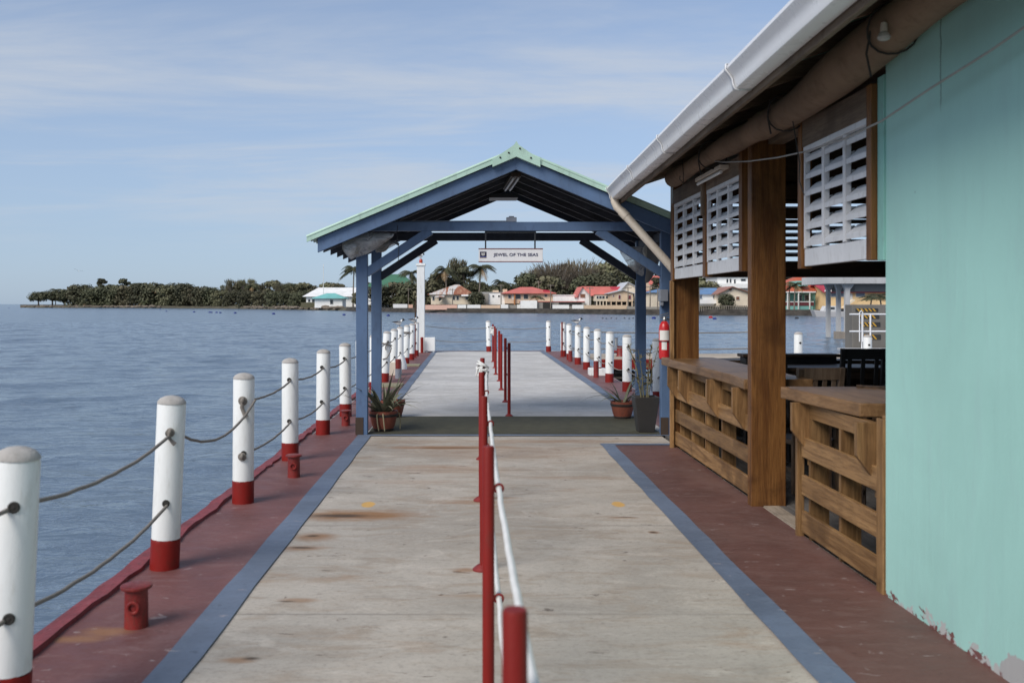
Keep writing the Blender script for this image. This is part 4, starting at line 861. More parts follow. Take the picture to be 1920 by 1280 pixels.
# downpipe
gx, gz = GX(10.9), GZ(10.9)
b = MB(); b.tube([(gx+.085,10.88,gz-.11),(gx+.085,10.88,gz-.17),(gx+.11,10.87,gz-.235),(gx+.17,10.84,gz-.30),(2.235,10.62,2.06),(2.30,10.62,1.98)],0.048,16); b.build('downpipe', M['cream'], bar, smooth=True)
b = MB(); b.tube([(gx+.16,10.845,gz-.29),(gx+.215,10.82,gz-.355)],0.054,16); b.build('pipe_collar', M['cream'], bar, smooth=True)

# rolled canvas blind under the eave, tied up with cords
t = thing('rolled_blind', (2.16, 7, 3.05), 'rolled tan canvas blind tied up under the eave above the louvres', 'blind')
def rollz(y):
    K = [(-9,3.03),(4.3,3.03),(5.1,2.975),(6.1,2.90),(8,2.925),(12,2.96)]
    for (a, za), (c, zc) in zip(K, K[1:]):
        if a <= y <= c: return za+(zc-za)*(y-a)/(c-a)
b = MB(); pts = []; rr = []; r0 = random.Random(4)
for i in range(60):
    y = -3.0+i*(10.9-1.0+3.0)/59; pts.append((2.14+0.012*math.sin(y*1.9), y, rollz(y)+0.010*math.sin(y*1.7+1))); rr.append(0.115+0.014*math.sin(y*2.7)+r0.uniform(-.005,.005)-(0.03 if y > 7 else 0))
b.tube(pts, rr, 18); b.build('canvas_roll', M['tarp'], t, smooth=True)
for y in (4.75,6.35,8.3):
    b = MB(); c = (2.14,y,rollz(y)); b.tube([(c[0]+0.128*math.cos(a),y+0.02*math.sin(a*2),c[2]+0.128*math.sin(a)) for a in [2*math.pi*k/18 for k in range(19)]],0.0055,6)
    b.tube([(2.03,y,2.99),(2.02,y+.03,2.88),(2.04,y+.02,2.76)],0.006,5); b.build('tie_cord', M['hole'], t, smooth=True)
# hanging white cable
b = MB(); cp = [(2.13,8.6,2.93),(2.13,7.9,2.80),(2.13,7.2,2.70),(2.13,6.5,2.62),(2.14,5.95,2.575),(2.15,5.4,2.555),(2.15,4.9,2.56),(2.16,4.4,2.615),(2.17,3.9,2.66),(2.17,3.2,2.74),(2.17,2.0,2.9)]
b.tube(cp,0.0055,6); tag(b.build('power_cable', plain('grey_cable', (0.30,0.29,0.27), 0.6), origin=cp[0], smooth=True), 'thin slack cable strung past the louvres and across the turquoise wall', 'cable')
b = MB(); b.tube([(2.10,6.2,2.93),(2.10,6.1,2.78),(2.11,6.05,2.60),(2.10,5.98,2.50),(2.11,6.02,2.40),(2.10,5.9,2.29)],0.004,5); tag(b.build('loose_wire', M['hole'], origin=(2.1,6.2,2.93), smooth=True), 'loose dark wire dangling in front of the near louvres', 'wire')
b = MB(); b.tube([(2.05,9.1,3.0),(2.05,9.05,2.86),(2.06,9.1,2.78),(2.07,9.3,2.84),(2.06,9.2,2.98)],0.004,5); tag(b.build('loose_wire', M['hole'], origin=(2.05,9.1,3.0), smooth=True), 'dark wire loop hanging above the far louvres', 'wire')
# fluorescent batten over the far shutters, glass floodlight bulb near the camera
t = thing('tube_lamp', (2.17,8.55,2.77), 'fluorescent tube lamp on a slim batten between the two far louvre shutters', 'lamp')
b = MB(); b.box(2.15,2.23,8.1,9.0,2.775,2.81); b.build('batten_base', M['cream'], t, bevel=.004)
b = MB(); b.tube([(2.17,8.13,2.752),(2.17,8.97,2.752)],0.015,10); b.build('lamp_tube', plain('unlit_lamp', (0.62,0.62,0.60), 0.3), t, smooth=True)
t = thing('flood_bulb', (2.03,4.6,2.93), 'clear glass flood bulb in a holder under the eave', 'lamp')
b = MB(); b.lathe([(0.014,0.045),(0.017,0.02),(0.017,0.0)],(2.03,4.6,2.94),14); b.build('holder', M['cream'], t, smooth=True)
b = MB(); b.lathe([(0.017,0.0),(0.026,-0.012),(0.032,-0.026),(0.027,-0.038),(0.012,-0.044)],(2.03,4.6,2.94),16)
m, tt, bb = newmat('bulb_glass'); bb.inputs['Base Color'].default_value = (0.6,0.58,0.54,1); bb.inputs['Roughness'].default_value = 0.1; bb.inputs['Alpha'].default_value = 0.55
b.build('bulb', m, t, smooth=True)

# fire extinguisher and electric box
ex, ey = X(1246,11.2), 11.2
t = thing('fire_extinguisher', (ex,ey,Z(673,11.2)), 'red fire extinguisher with white labels hung at the corner of the bar', 'fire extinguisher')
z0 = Z(673,11.2); hh = Z(602,11.2)-z0
b = MB(); b.lathe([(0.055,0),(0.066,0.012),(0.068,0.04),(0.068,hh*.80),(0.060,hh*.90),(0.036,hh*.985),(0.024,hh)],(ex,ey,z0),26); b.build('cylinder_body', M['extred'], t, smooth=True)
for za, zb, w_ in ((.50,.76,.9),(.25,.46,.45)):
    b = MB(); vs = []
    for k in range(9):
        a = -math.pi/2-0.25+(k/8-.5)*w_*2; vs += [(ex+.0695*math.cos(a),ey+.0695*math.sin(a),z0+hh*za),(ex+.0695*math.cos(a),ey+.0695*math.sin(a),z0+hh*zb)]
    b.add(vs,[(2*i,2*i+2,2*i+3,2*i+1) for i in range(8)]); b.build('paper_label', M['paper'], t, smooth=True)
b = MB(); b.torus((ex,ey,z0+hh*.47),.070,.006,'z',26,6); b.build('strap', M['black'], t, smooth=True)
b = MB(); b.lathe([(0.022,hh),(0.026,hh+.02),(0.018,hh+.05)],(ex,ey,z0),14); b.beam((ex-.05,ey,z0+hh+.04),(ex+.05,ey,z0+hh+.07),.025,.012); b.beam((ex-.05,ey,z0+hh+.07),(ex+.045,ey,z0+hh+.10),.025,.010); b.build('valve_handle', M['steel'], t)
b = MB(); b.tube([(ex+.02,ey-.03,z0+hh+.03),(ex+.07,ey-.05,z0+hh+.01),(ex+.085,ey-.04,z0+hh*.8),(ex+.075,ey-.03,z0+hh*.55)],.010,8); b.build('hose', M['black'], t, smooth=True)
bx = X(1243,11.36); b = MB(); b.box(bx-.055,bx+.045,11.26,11.37,Z(565,11.36),Z(543,11.36)); b.box(bx-.045,bx-.01,11.27,11.37,Z(573,11.36),Z(566,11.36)); tag(b.build('electric_box', M['grey'], origin=(bx,11.36,1.7), bevel=.006), 'grey electric box on the outer shelter post above the extinguisher', 'box')

# ---------------------------------------------------------------- bar furniture
def chair(x, y, rz, label, mat, hb=1.06, slats=4):
    t = thing('bar_chair', (x,y,0.008), label, 'chair', 'wooden slat-back chairs inside the bar'); t.rotation_euler.z = rz
    W, D, SH = 0.42, 0.42, 0.45
    P = (x,y,0.008)
    def q(b): b.v = [(vx+x, vy+y, vz+0.008) for vx, vy, vz in b.v]; return b
    b = MB(); b.box(-W/2,W/2,-D/2,D/2,SH-.04,SH); q(b).build('seat', mat, t, bevel=.006)
    for sx in (-1,1):
        b = MB(); b.box(sx*(W/2-.02)-.02,sx*(W/2-.02)+.02,-D/2,-D/2+.04,0,SH-.04); q(b).build('leg', mat, t)
        b = MB(); b.beam((sx*(W/2-.02),D/2-.02,0),(sx*(W/2-.02),D/2-.02,SH),.04,.04,(0,1,0)); b.beam((sx*(W/2-.02),D/2-.02,SH),(sx*(W/2-.02),D/2+.07,hb),.04,.035,(0,1,0)); q(b).build('leg', mat, t)
    b = MB(); b.box(-W/2,W/2,D/2+.045,D/2+.07,hb-.10,hb); b.box(-W/2+.04,W/2-.04,D/2-.01,D/2+.012,SH+.10,SH+.14)
    for k in range(slats):
        xs_ = -W/2+.085+k*(W-.17)/(slats-1); b.beam((xs_,D/2,SH+.12),(xs_,D/2+.058,hb-.08),.035,.014,(0,1,0))
    q(b).build('slatted_back', mat, t)
    for sx in (-1,1):
        b = MB(); b.box(sx*(W/2-.02)-.012,sx*(W/2-.02)+.012,-D/2+.04,D/2-.04,.18,.21); q(b).build('stretcher', mat, t)
    return t
CH = wood('chair_wood', (0.16,0.11,0.075), (0.25,0.18,0.125), 'z', 0.5); CHD = wood('chair_dark_wood', (0.055,0.034,0.022), (0.10,0.062,0.04), 'z', 0.5); CHB = plain('chair_black', (0.018,0.017,0.018), 0.45)
chair(2.86,8.05,R(190),'light slat-back chair in the bar, behind the near counter by the thick post',CH,1.06)
chair(3.02,6.75,R(155),'dark brown slat-back chair close behind the near counter beside the turquoise wall',CHD,1.02,5)
chair(3.45,8.1,R(60),'brown chair behind the dark slat-back one at the turquoise wall',CHD,1.02)
chair(3.62,8.9,R(180),'tall narrow black chair farther inside the bar',CHB,1.18,3)
chair(3.10,9.2,R(20),'black chair against the back counter left of the light slat-back chair',CHB,1.08,3)
chair(2.95,9.9,R(200),'black chair seen over the far counter next to the thick post',CHB,1.10,3)
def table(x, y, w, d, h, label):
    t = thing('bar_table', (x,y,0.008), label, 'table', 'dark tables inside the bar')
    b = MB(); b.box(x-w/2,x+w/2,y-d/2,y+d/2,h-.04,h); b.build('tabletop', M['brown_x'], t, bevel=.005)
    b = MB(); b.box(x-w/2+.05,x+w/2-.05,y-d/2+.03,y-d/2+.05,h-.12,h-.04); b.box(x-w/2+.05,x+w/2-.05,y+d/2-.05,y+d/2-.03,h-.12,h-.04); b.build('apron', M['brown_x'], t)
    for sx in (-1,1):
        for sy_ in (-1,1):
            b = MB(); b.box(x+sx*(w/2-.06)-.03,x+sx*(w/2-.06)+.03,y+sy_*(d/2-.06)-.03,y+sy_*(d/2-.06)+.03,0.008,h-.04); b.build('leg', M['brown_z'], t)
table(3.35,7.45,.9,.8,.76,'dark wooden table between the chairs behind the near counter'); table(3.75,9.85,1.2,.6,.95,'high dark table along the back counter')
# dark screen / bar back at the rear of the opening
t = thing('bar_cabinet', (3.4,9.95,0.008), 'low dark framed cabinet under the rear opening of the bar', 'cabinet')
b = MB(); b.box(2.98,3.98,10.18,10.38,.008,1.02); b.build('body', M['black'], t, bevel=.006)
b = MB(); b.box(2.95,4.01,10.16,10.39,1.021,1.055); b.build('top', M['brown_x'], t, bevel=.005)

# ================================================================ JETTY BEHIND AND MOORING DOLPHIN
t = thing('side_jetty', (12,29,-.7), 'low jetty with red side beam and rubble under it, right of the pier end', 'jetty')
b = MB(); b.box(3.62,24,27.5,30.2,-0.08,0.0); b.build('deck', paint('jetty_concrete', (0.40,0.34,0.27), 0.9, 0.15, 1.0), t)
b = MB(); b.box(3.62,24,27.40,27.5,-0.32,-0.03); b.build('side_beam', M['redpaint'], t, bevel=.01)
for k in range(14):
    b = MB(); x = 4.0+k*1.45; b.box(x-.14,x+.14,27.55,27.8,-2.0,-.32); b.build('pile', M['darkbark'], t)
b = MB(); rr = random.Random(12)
for k in range(90):
    x, y, z = rr.uniform(3.8,23), rr.uniform(28.0,29.2), rr.uniform(-.75,-.35); r = rr.uniform(.12,.26); b.sphere((x,y,z),(r,r*.8,r*.7),7,5)
o = b.build('rubble', M['sand'], t); o['kind'] = 'stuff'
for z in (-.42,-.58):
    b = MB(); b.box(3.7,23.5,27.6,27.68,z-.03,z+.03); b.build('timber_rail', M['darkbark'], t)
bt = thing('mooring_bollard', (4.55,28.6,0), 'red cross-shaped mooring bollard standing on the side jetty', 'bollard')
b = MB(); b.lathe([(.14,0),(.12,.05),(.11,.30),(.14,.32)],(4.55,28.6,.0),18); b.build('barrel', M['redbollard'], bt, smooth=True)
b = MB(); b.tube([(4.15,28.6,.14),(4.80,28.6,.14)],.045,10); b.build('cross_bar', M['redbollard'], bt, smooth=True)
b = MB(); b.lathe([(.06,.32),(.05,.55),(.08,.57)],(4.42,28.6,0),12); b.build('grey_cleat', M['steel'], bt, smooth=True)
for z in (.72,.20):
    b = MB(); b.tube(catenary((2.8,28.7,z+.05),(9.5,29.8,z),.05),.018,6); tag(b.build('rope', M['rope'], origin=(2.8,28.7,z), smooth=True), ('upper' if z > .5 else 'lower')+' dark rope strung across the side jetty right of the pier', 'rope', 'ropes along the side jetty')
tag((lambda b: (b.box(5.2,12,17.9,19.6,-.3,0.0), b.build('back_walkway', M['concrete_far'], origin=(8,18.7,-.3)))[1])(MB()), kind='structure')
b = MB(); b.tube(catenary((3.6,18.4,.55),(6.48,18.55,.62),.06),.012,6); tag(b.build('rope', M['rope'], origin=(3.6,18.4,.55), smooth=True), 'dark rope leading left from the white post behind the bar', 'rope')
# concrete catwalk frame in the water
cw = thing('catwalk_frame', (X(1590,62),62,WL), 'pale concrete columns carrying a catwalk slab over the water', 'catwalk')
m_cw = paint('pale_grey_concrete', (0.46,0.46,0.46), 0.8, 0.1, 0.5)
for px, y, w_ in ((1553,66,.24),(1572,64,.24),(1588,62,.30)):
    b = MB(); b.box(X(px,y)-w_/2*1,X(px,y)+w_/2,y-.15,y+.15,WL-1,2.95); b.build('column', m_cw, cw)
    b = MB(); xx = X(px,y); b.prism([(xx-w_/2,y-.14,2.55),(xx+w_/2,y-.14,2.55),(xx+w_*1.6,y-.14,2.95),(xx-w_*1.1,y-.14,2.95)],(0,.28,0)); b.build('corbel', m_cw, cw)
b = MB(); b.box(X(1549,62),X(1800,62),61.5,66.6,2.953,Z(517,62)); b.build('slab', m_cw, cw)
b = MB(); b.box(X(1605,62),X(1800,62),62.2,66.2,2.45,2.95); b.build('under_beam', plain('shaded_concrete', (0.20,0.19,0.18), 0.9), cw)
b = MB(); b.box(X(1588,62)-.5,X(1588,62)+.9,61.3,63,WL-.5,Z(622,62)); b.build('plinth', paint('tan_plinth', (0.27,0.23,0.19), 0.9, 0.15, 1), cw)
dl = thing('mooring_dolphin', (X(1632,45),45,WL), 'dark concrete mooring block with yellow and black hazard stripes', 'mooring block')
dx0, dx1 = X(1598,45), X(1672,45); dy = 45.0
mdc = paint('dolphin_concrete', (0.155,0.145,0.13), 0.85, 0.15, 0.8)
b = MB(); b.box(dx0,dx1,dy,dy+0.9,WL-1,Z(571,45)); b.build('block', mdc, dl, bevel=.03)
hy = plain('hazard_yellow', (0.50,0.28,0.03), 0.6); hb_ = plain('hazard_black', (0.03,0.03,0.03), 0.6)
for pa, pb, pxa, pxb in ((578,584,1604,1646),(590,597,1610,1648),(604,612,1611,1650),(627,636,1618,1651)):
    z0, z1 = Z(pb,45), Z(pa,45); xa, xb = X(pxa,45), X(pxb,45); b = MB(); b.box(xa,xb,dy-.03,dy-.004,z0,z1); pl = b.build('stripe_plate', hb_, dl)
    b = MB(); x = xa+.02; h = z1-z0
    while x < xb-h*.9-.08:
        b.prism([(x+h*.8,dy-.034,z0+.005),(x+h*.8+.09,dy-.034,z0+.005),(x+.09,dy-.034,z1-.005),(x,dy-.034,z1-.005)],(0,.003,0)); x += .19
    b.build('yellow_stripe', hy, pl)
hr = thing('hand_rail', (X(1632,43),43,0), 'white tube handrail with a ladder hoop before the striped block', 'handrail')
b = MB()
for zz in (Z(589,43),Z(621,43)): b.tube([(X(1593,43),43,zz),(X(1690,43),43,zz)],.035,8)
b.build('rail', M['gutter'], hr, smooth=True)
for px in (1616,1632,1664):
    b = MB(); b.tube([(X(px,43),43,Z(657,43)),(X(px,43),43,Z(589,43))],.04 if px > 1620 else .028,8); b.build('upright', M['gutter'], hr, smooth=True)
b = MB(); b.tube([(X(1610,43),42.9,Z(640,43)),(X(1610,43),42.9,Z(586,43)),(X(1613,43),42.9,Z(582,43)),(X(1616,43),42.9,Z(586,43)),(X(1616,43),42.9,Z(640,43))],.025,8); b.build('ladder_hoop', M['gutter'], hr, smooth=True)
b = MB(); b.box(X(1600,43),X(1720,43),42.5,44.9,Z(659,43),Z(655.5,43)); b.build('walk_slab', m_cw, hr)

# ================================================================ FAR SHORE
SHORE = [(36,612),(60,592),(130,576),(230,560),(340,520),(450,455),(560,378),(620,340),(672,296),(800,252),(1000,237),(1200,201),(1450,187),(1660,179),(1900,168),(2300,155)]
def shore(px):
    for (a, ya), (c, yc) in zip(SHORE, SHORE[1:]):
        if a <= px <= c: return ya+(yc-ya)*(px-a)/(c-a)
    return SHORE[0][1] if px < 36 else SHORE[-1][1]
GZ0 = 0.42
def land():
    b = MB(); vs = []; pxs = [36+i*(2300-36)/150 for i in range(151)]; rr = random.Random(3); rows = 6
    for px in pxs:
        s = shore(px); depth = 14+min(1, max(0, (px-36)/60))*70 if px < 540 else 400
        wig = rr.uniform(-2.5,2.5) if px < 640 else 0
        for k, (f, z) in enumerate(((0,WL-.3),(0.012,0.0 if px < 600 else GZ0-.05),(0.05,GZ0),(0.3,GZ0+.3),(.95,GZ0+.8),(1.0,WL-.3))):
            y = s+wig+depth*f*(1 if k else 0)+(-1.5 if k == 0 else 0); zz = z+(rr.uniform(-.15,.35) if (px < 620 and k in (1,2)) else 0); vs.append((X(px,s+wig)+(y-s)*(px-885)/F, y, zz))
    b.add(vs, [(rows*i+k, rows*(i+1)+k, rows*(i+1)+k+1, rows*i+k+1) for i in range(150) for k in range(rows-1)])
    return tag(b.build('far_shore', M['earth']), kind='structure')
land()
# rubble beach on the island: one strip of stones
b = MB(); rr = random.Random(9)
for k in range(520):
    px = rr.choice((rr.uniform(40,300), rr.uniform(130,290), rr.uniform(455,640))); y = shore(px)+rr.uniform(-1.5,8); r = rr.uniform(.25,.9)*(1 if rr.random() < .9 else 1.6)
    b.sphere((X(px,y),y,rr.uniform(-.3,.5)),(r*1.4,r,r*.6),6,4)
tag(b.build('shore_rubble', M['sand']), kind='stuff')
# sea wall
sw = [(650,312),(672,296),(800,252),(1000,237),(1200,201),(1450,187),(1660,179),(1900,168),(2300,155)]
t = thing('sea_wall', (0,235,WL), 'long stained concrete sea wall along the town waterfront', 'sea wall')
b = MB(); b2 = MB()
for (a, ya), (c, yc) in zip(sw, sw[1:]):
    p, q = Vector((X(a,ya),ya,0)), Vector((X(c,yc),yc,0)); d = Vector((0,1,0))
    b.prism([(p.x,p.y-1,WL-1),(q.x,q.y-1,WL-1),(q.x,q.y-1,GZ0+.08),(p.x,p.y-1,GZ0+.08)], (0,2.2,0))
    b2.prism([(p.x,p.y-1.9,WL-1),(q.x,q.y-1.9,WL-1),(q.x,q.y-1.9,-.30),(p.x,p.y-1.9,-.30)], (0,.88,0))
b.build('wall', M['seawall'], t); b2.build('footing', M['seawall'], t)

# ---------------------------------------------------------------- houses
def wallmat(n, c): return paint(n, c, 0.85, 0.06, 0.4, tuple(x*.6 for x in c), 0.3, 0.2, stretch=(1,1,1))
def roofmat(n, c, c2=None, amt=0.0): return paint(n, c, 0.6, 0.10, 0.4, c2 or tuple(x*.7 for x in c), 0.35 if not c2 else amt, 0.2, stretch=(1,1,1))
def rustroof():
    m, t, b = newmat('rusty_roof'); o = coords(t)
    n1 = tex(t, o, (1,0.35,0.35), 0.28, 3, 0.5, 0.2, (2,0,0)); n2 = tex(t, o, (2,.5,.5), 0.9, 4)
    c = mixc(t, ramp(t, n1, 0.47, 0.50), (0.55,0.53,0.51), (0.27,0.10,0.055)); c = mixc(t, math_node(t, 'MULTIPLY', ramp(t, n2, .45, .65), .6), c, (0.45,0.27,0.17))
    t.links.new(c, b.inputs['Base Color']); b.inputs['Roughness'].default_value = .7; return m
WM = {'cream': wallmat('cream_wall',(0.74,0.64,0.50)), 'white': wallmat('white_wall',(0.86,0.86,0.84)), 'peach': wallmat('peach_wall',(0.72,0.53,0.38)), 'tan': wallmat('tan_wall',(0.62,0.47,0.33)), 'teal': wallmat('teal_wall',(0.20,0.45,0.40)),
      'yellow': wallmat('yellow_wall',(0.82,0.58,0.31)), 'grey': wallmat('grey_wall',(0.30,0.28,0.25)), 'pinkish': wallmat('salmon_wall',(0.72,0.45,0.35))}
RM = {'rust': rustroof(), 'red': roofmat('coral_roof',(0.55,0.15,0.12)), 'crimson': roofmat('crimson_roof',(0.42,0.035,0.06)), 'white': roofmat('white_roof',(0.78,0.78,0.77)), 'teal': roofmat('teal_roof',(0.18,0.48,0.46)),
      'tealdark': roofmat('green_roof',(0.055,0.16,0.095)), 'silver': roofmat('silver_roof',(0.48,0.50,0.53)), 'orange': roofmat('orange_roof',(0.46,0.10,0.045)), 'blue': roofmat('blue_roof',(0.13,0.24,0.42)), 'brown': roofmat('brown_roof',(0.30,0.14,0.10)), 'grey': roofmat('grey_flat_roof',(0.45,0.44,0.42))}
def house(name, label, y, px0, px1, pe, pr, kind, wm, rm, depth=9.0, base=None, ridge=None, wins=(), door=None, over=0.5, wincol='glass', stilts=False):
    x0, x1 = X(px0,y), X(px1,y); zb = GZ0 if base is None else Z(base,y); ze = Z(pe,y); y1 = y+depth; ym = y+depth/2
    t = thing(name, ((x0+x1)/2,y,zb), label, 'house', 'houses along the far shore')
    zw = zb+(0.9 if stilts else 0)
    b = MB()
    if kind == 'gable_front':
        zr = Z(pr,y); xm = X(ridge[0],y) if ridge else (x0+x1)/2
        b.prism([(x0,y,zw),(x1,y,zw),(x1,y,ze),(xm,y,zr),(x0,y,ze)], (0,depth,0))
    else: b.box(x0,x1,y,y1,zw,ze)
    b.build('wall', wm, t)
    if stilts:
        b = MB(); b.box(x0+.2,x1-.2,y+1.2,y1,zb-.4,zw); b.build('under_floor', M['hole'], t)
        for k in range(5):
            xx = x0+.15+(x1-x0-.5)*k/4; b = MB(); b.box(xx,xx+.25,y+.05,y+.3,zb-.4,zw); b.build('stilt', wm, t)
    b = MB(); th = 0.14
    if kind == 'hip':
        zr = Z(pr,ym); r0, r1 = (X(ridge[0],ym), X(ridge[1],ym)) if ridge else (x0+(x1-x0)*.35, x0+(x1-x0)*.65)
        e = [(x0-over,y-over,ze),(x1+over,y-over,ze),(x1+over,y1+over,ze),(x0-over,y1+over,ze)]; lo = [(p[0],p[1],p[2]-th) for p in e]
        b.add(e+lo+[(r0,ym,zr),(r1,ym,zr)], [(0,1,9,8),(1,2,9),(2,3,8,9),(3,0,8),(0,4,5,1),(1,5,6,2),(2,6,7,3),(3,7,4,0),(7,6,5,4)])
    elif kind == 'gable_side':
        zr = Z(pr,ym)
        for s, yy in ((1,y-over),(-1,y1+over)):
            b.prism([(x0-over,yy,ze-over*(zr-ze)/(depth/2)),(x0-over,ym,zr),(x0-over,ym,zr+th),(x0-over,yy,ze+th-over*(zr-ze)/(depth/2))], (x1-x0+2*over,0,0))
        g = MB(); g.prism([(x0,y,ze),(x0,y1,ze),(x0,ym,zr)], (x1-x0,0,0)); g.build('gable', wm, t)
    elif kind == 'gable_front':
        for xs_, s in ((x0,-1),(x1,1)):
            sl_ = (zr-ze)/abs(xm-xs_); b.prism([(xm,y-over,zr+.02),(xs_+s*over,y-over,ze-sl_*over+.02),(xs_+s*over,y-over,ze-sl_*over+.02+th),(xm,y-over,zr+.02+th)], (0,depth+2*over,0))
    else:
        b.box(x0-.15,x1+.15,y-.15,y1+.15,ze,ze+.18)
    b.build('roof', rm, t)
    for i, wv in enumerate(wins):
        wx0, wx1, wz0, wz1 = X(wv[0],y), X(wv[1],y), Z(wv[3],y), Z(wv[2],y); ff = .07
        b = MB(); b.box(wx0-ff,wx1+ff,y-.10,y-.004,wz0-ff,wz1+ff); wn = b.build('window', M['trimwhite'], t)
        b = MB(); b.box(wx0,wx1,y-.115,y-.102,wz0,wz1)
        b.build('pane', WINC[wincol], wn)
    if door:
        b = MB(); b.box(X(door[0],y),X(door[1],y),y-.09,y-.004,Z(door[3],y),Z(door[2],y)); b.build('door', WINC[door[4]] if len(door) > 4 else M['trimwhite'], t)
    return t
WINC = {'glass': M['glass'], 'red': plain('maroon_shutter',(0.13,0.025,0.03),0.6), 'brown': plain('brown_door',(0.20,0.09,0.05),0.6), 'white': M['trimwhite'], 'orange': plain('orange_door',(0.42,0.17,0.06),0.7), 'blueglass': plain('blue_glass',(0.14,0.18,0.24),0.2)}
def extra(t, fn, name, mat):
    b = MB(); fn(b); return b.build(name, mat, t)
def bx(px0,px1,p0,p1,y,d): return lambda b: b.box(X(px0,y),X(px1,y),y,y+d,Z(p1,y),Z(p0,y))
h = house('house','cream house with a rust-patched metal hip roof and outside stairs, by the white pillar',264,808,884,551.5,533.5,'hip',WM['cream'],RM['rust'],11,570.5,(853,861),[(811,814.5,556,563),(849,853,555,562),(856,860,555,562),(873,879,556,561)],None,.9)
extra(h,lambda b:b.prism([(X(815,262),261.2,Z(557.5,262)),(X(834,262),261.2,Z(557,262)),(X(832,262),263.9,Z(554,262)),(X(818,262),263.9,Z(554,262))],(0,0,.12)),'porch_roof',RM['rust'])
extra(h,lambda b:b.prism([(X(813,262),261.6,Z(571,262)),(X(816,262),261.6,Z(571,262)),(X(829,262),261.6,Z(564,262)),(X(829,262),261.6,Z(561.5,262))],(0,1.1,0)),'stairs',WM['cream']); extra(h,bx(823,827,558,564,263.85,.1),'door',M['glass'])
extra(h,lambda b:b.prism([(X(865,262),260.8,Z(555,262)),(X(884,262),260.8,Z(555,262)),(X(884,262),263.9,Z(552.5,262)),(X(865,262),263.9,Z(552.5,262))],(0,0,.12)),'porch_roof',WM['white'])
h = house('house','flat-roofed white house with two tiny square windows',262,902,947,548.8,0,'flat',WM['white'],RM['grey'],9,571,None,[(923.3,926,553.5,556.5),(934,936.8,553.5,556.5)])
extra(h,bx(902,916,550,571,261.5,.4),'bare_wall',WM['grey']); extra(h,bx(924,935,544,548,265,2),'roof_tank',WM['tan']); extra(h,bx(943,951,542,548,265,2),'roof_tank',WM['tan'])
h = house('house','long cream house with a coral-red hip roof in the middle of the far shore',258,947,1036,549.5,538,'hip',WM['peach'],RM['red'],10,569,(976,998),[(967.5,976,552,560),(982,990,552,560),(1021,1026,552,556),(953,958,553,559)],(960.5,964,552,562),1.0)
extra(h,lambda b:b.prism([(X(1019,258),258,Z(543,258)),(X(1030,258),258,Z(544,258)),(X(1036,258),258,Z(549,258)),(X(1019,258),258,Z(549,258))],(0,4,0)),'red_gable',RM['crimson']); extra(h,bx(963.5,966,551,571,257.4,.4),'downpipe',WINC['orange'])
h = house('garage','white garage wall with a long coral canopy roof over dark openings',243,976,1096,566,562.2,'flat',WM['grey'],RM['red'],6,581)
extra(h,bx(976,1007,563.2,581,242.2,.7),'front_wall',WM['white']); extra(h,bx(1018,1034,567,580.5,242.6,.3),'opening',M['hole']); extra(h,bx(1048,1090,566,571,242.6,.3),'opening',M['hole'])
h = house('house','low flat white building behind the red canopy',252,1040,1089,553.8,0,'flat',WM['white'],RM['white'],7,571)
h = house('house','house with a big coral roof and white gable at its left end',246,1085,1108,551,538,'gable_front',WM['white'],RM['red'],12,572,(1092,),[(1088,1097,551,558)],None,.5,'brown')
extra(h,lambda b:b.prism([(X(1091.5,246),246.2,Z(537.4,246)),(X(1164,246),246.2,Z(538,246)),(X(1168,246),244,Z(546,246)),(X(1140,246),242.5,Z(550.5,246)),(X(1105,246),242.5,Z(555,246))],(0,.2,.1)),'roof_slope',RM['red'])
extra(h,lambda b:b.prism([(X(1142,246),244.8,Z(538.2,246)),(X(1164,246),244.8,Z(538.4,246)),(X(1167,246),244.6,Z(543.5,246)),(X(1146,246),244.6,Z(543.5,246))],(0,.15,.1)),'roof_patch',RM['crimson'])
h2 = house('house','cream lean-to house with a row of small windows under a shabby tan roof',240,1117,1145,553,548,'flat',WM['cream'],RM['brown'],5,571,None,[(1118.5,1122,555,559.5),(1123.5,1128,555,559.5),(1129,1133.5,555,559.5),(1136,1140,555,559.5)],None,.5,'glass',True)
h = house('house','tan house on stilts with maroon shutters and low silver gable',236,1144,1187,550,544.4,'gable_front',WM['tan'],RM['silver'],10,572,(1168,),[(1159.5,1163.5,553,560.5),(1178.5,1183,553.5,561),(1149,1151,553,556)],None,.6,'red',True)
h = house('house','tall cream gabled house with grey roof beside the shelter post',240,1164,1202,543.5,529.5,'gable_front',WM['cream'],RM['silver'],12,573,(1177,),[(1186.5,1189,550,555),(1186.5,1189,564,567)],None,.6)
h = house('house','white balconied house with a red eave seen between the shelter posts',228,1207,1224,546,535,'flat',WM['white'],RM['red'],8,574,None,[(1210,1213,548,556),(1216,1219,548,556)],None,.5,'orange')
extra(h,bx(1208,1226,557,563,226.5,1.4),'balcony',WM['white'])
h = house('house','small cream house with a blue roof edge beside the extinguisher post',214,1223,1262,547.5,541.5,'hip',WM['cream'],RM['blue'],8,576,(1235,1256),[(1233.5,1240,553,560)],None,.5,'blueglass')
h = house('house','peach upper house with a red roof high behind the blue-roofed one',262,1220,1262,532,518,'gable_side',WM['peach'],RM['red'],9,560,None,[(1237,1241,535,540)])
h = house('house','white house with a blue roof seen under the far louvres',205,1306,1347,550.5,541,'gable_side',WM['white'],RM['blue'],8,573,None,[(1310,1316,554,560),(1337,1342,554,559)],None,.6,'blueglass')
extra(h,bx(1306,1347,562,569,203,1.4),'veranda',M['gutter'])
h = house('house','large white two-storey house on the slope behind the thick bar post',245,1345,1412,517,507,'hip',WM['white'],RM['white'],12,570,(1365,1400),[(1362,1365,523,530),(1368,1371,523,530),(1376,1379,524,532),(1389,1398,523,527)],None,.8)
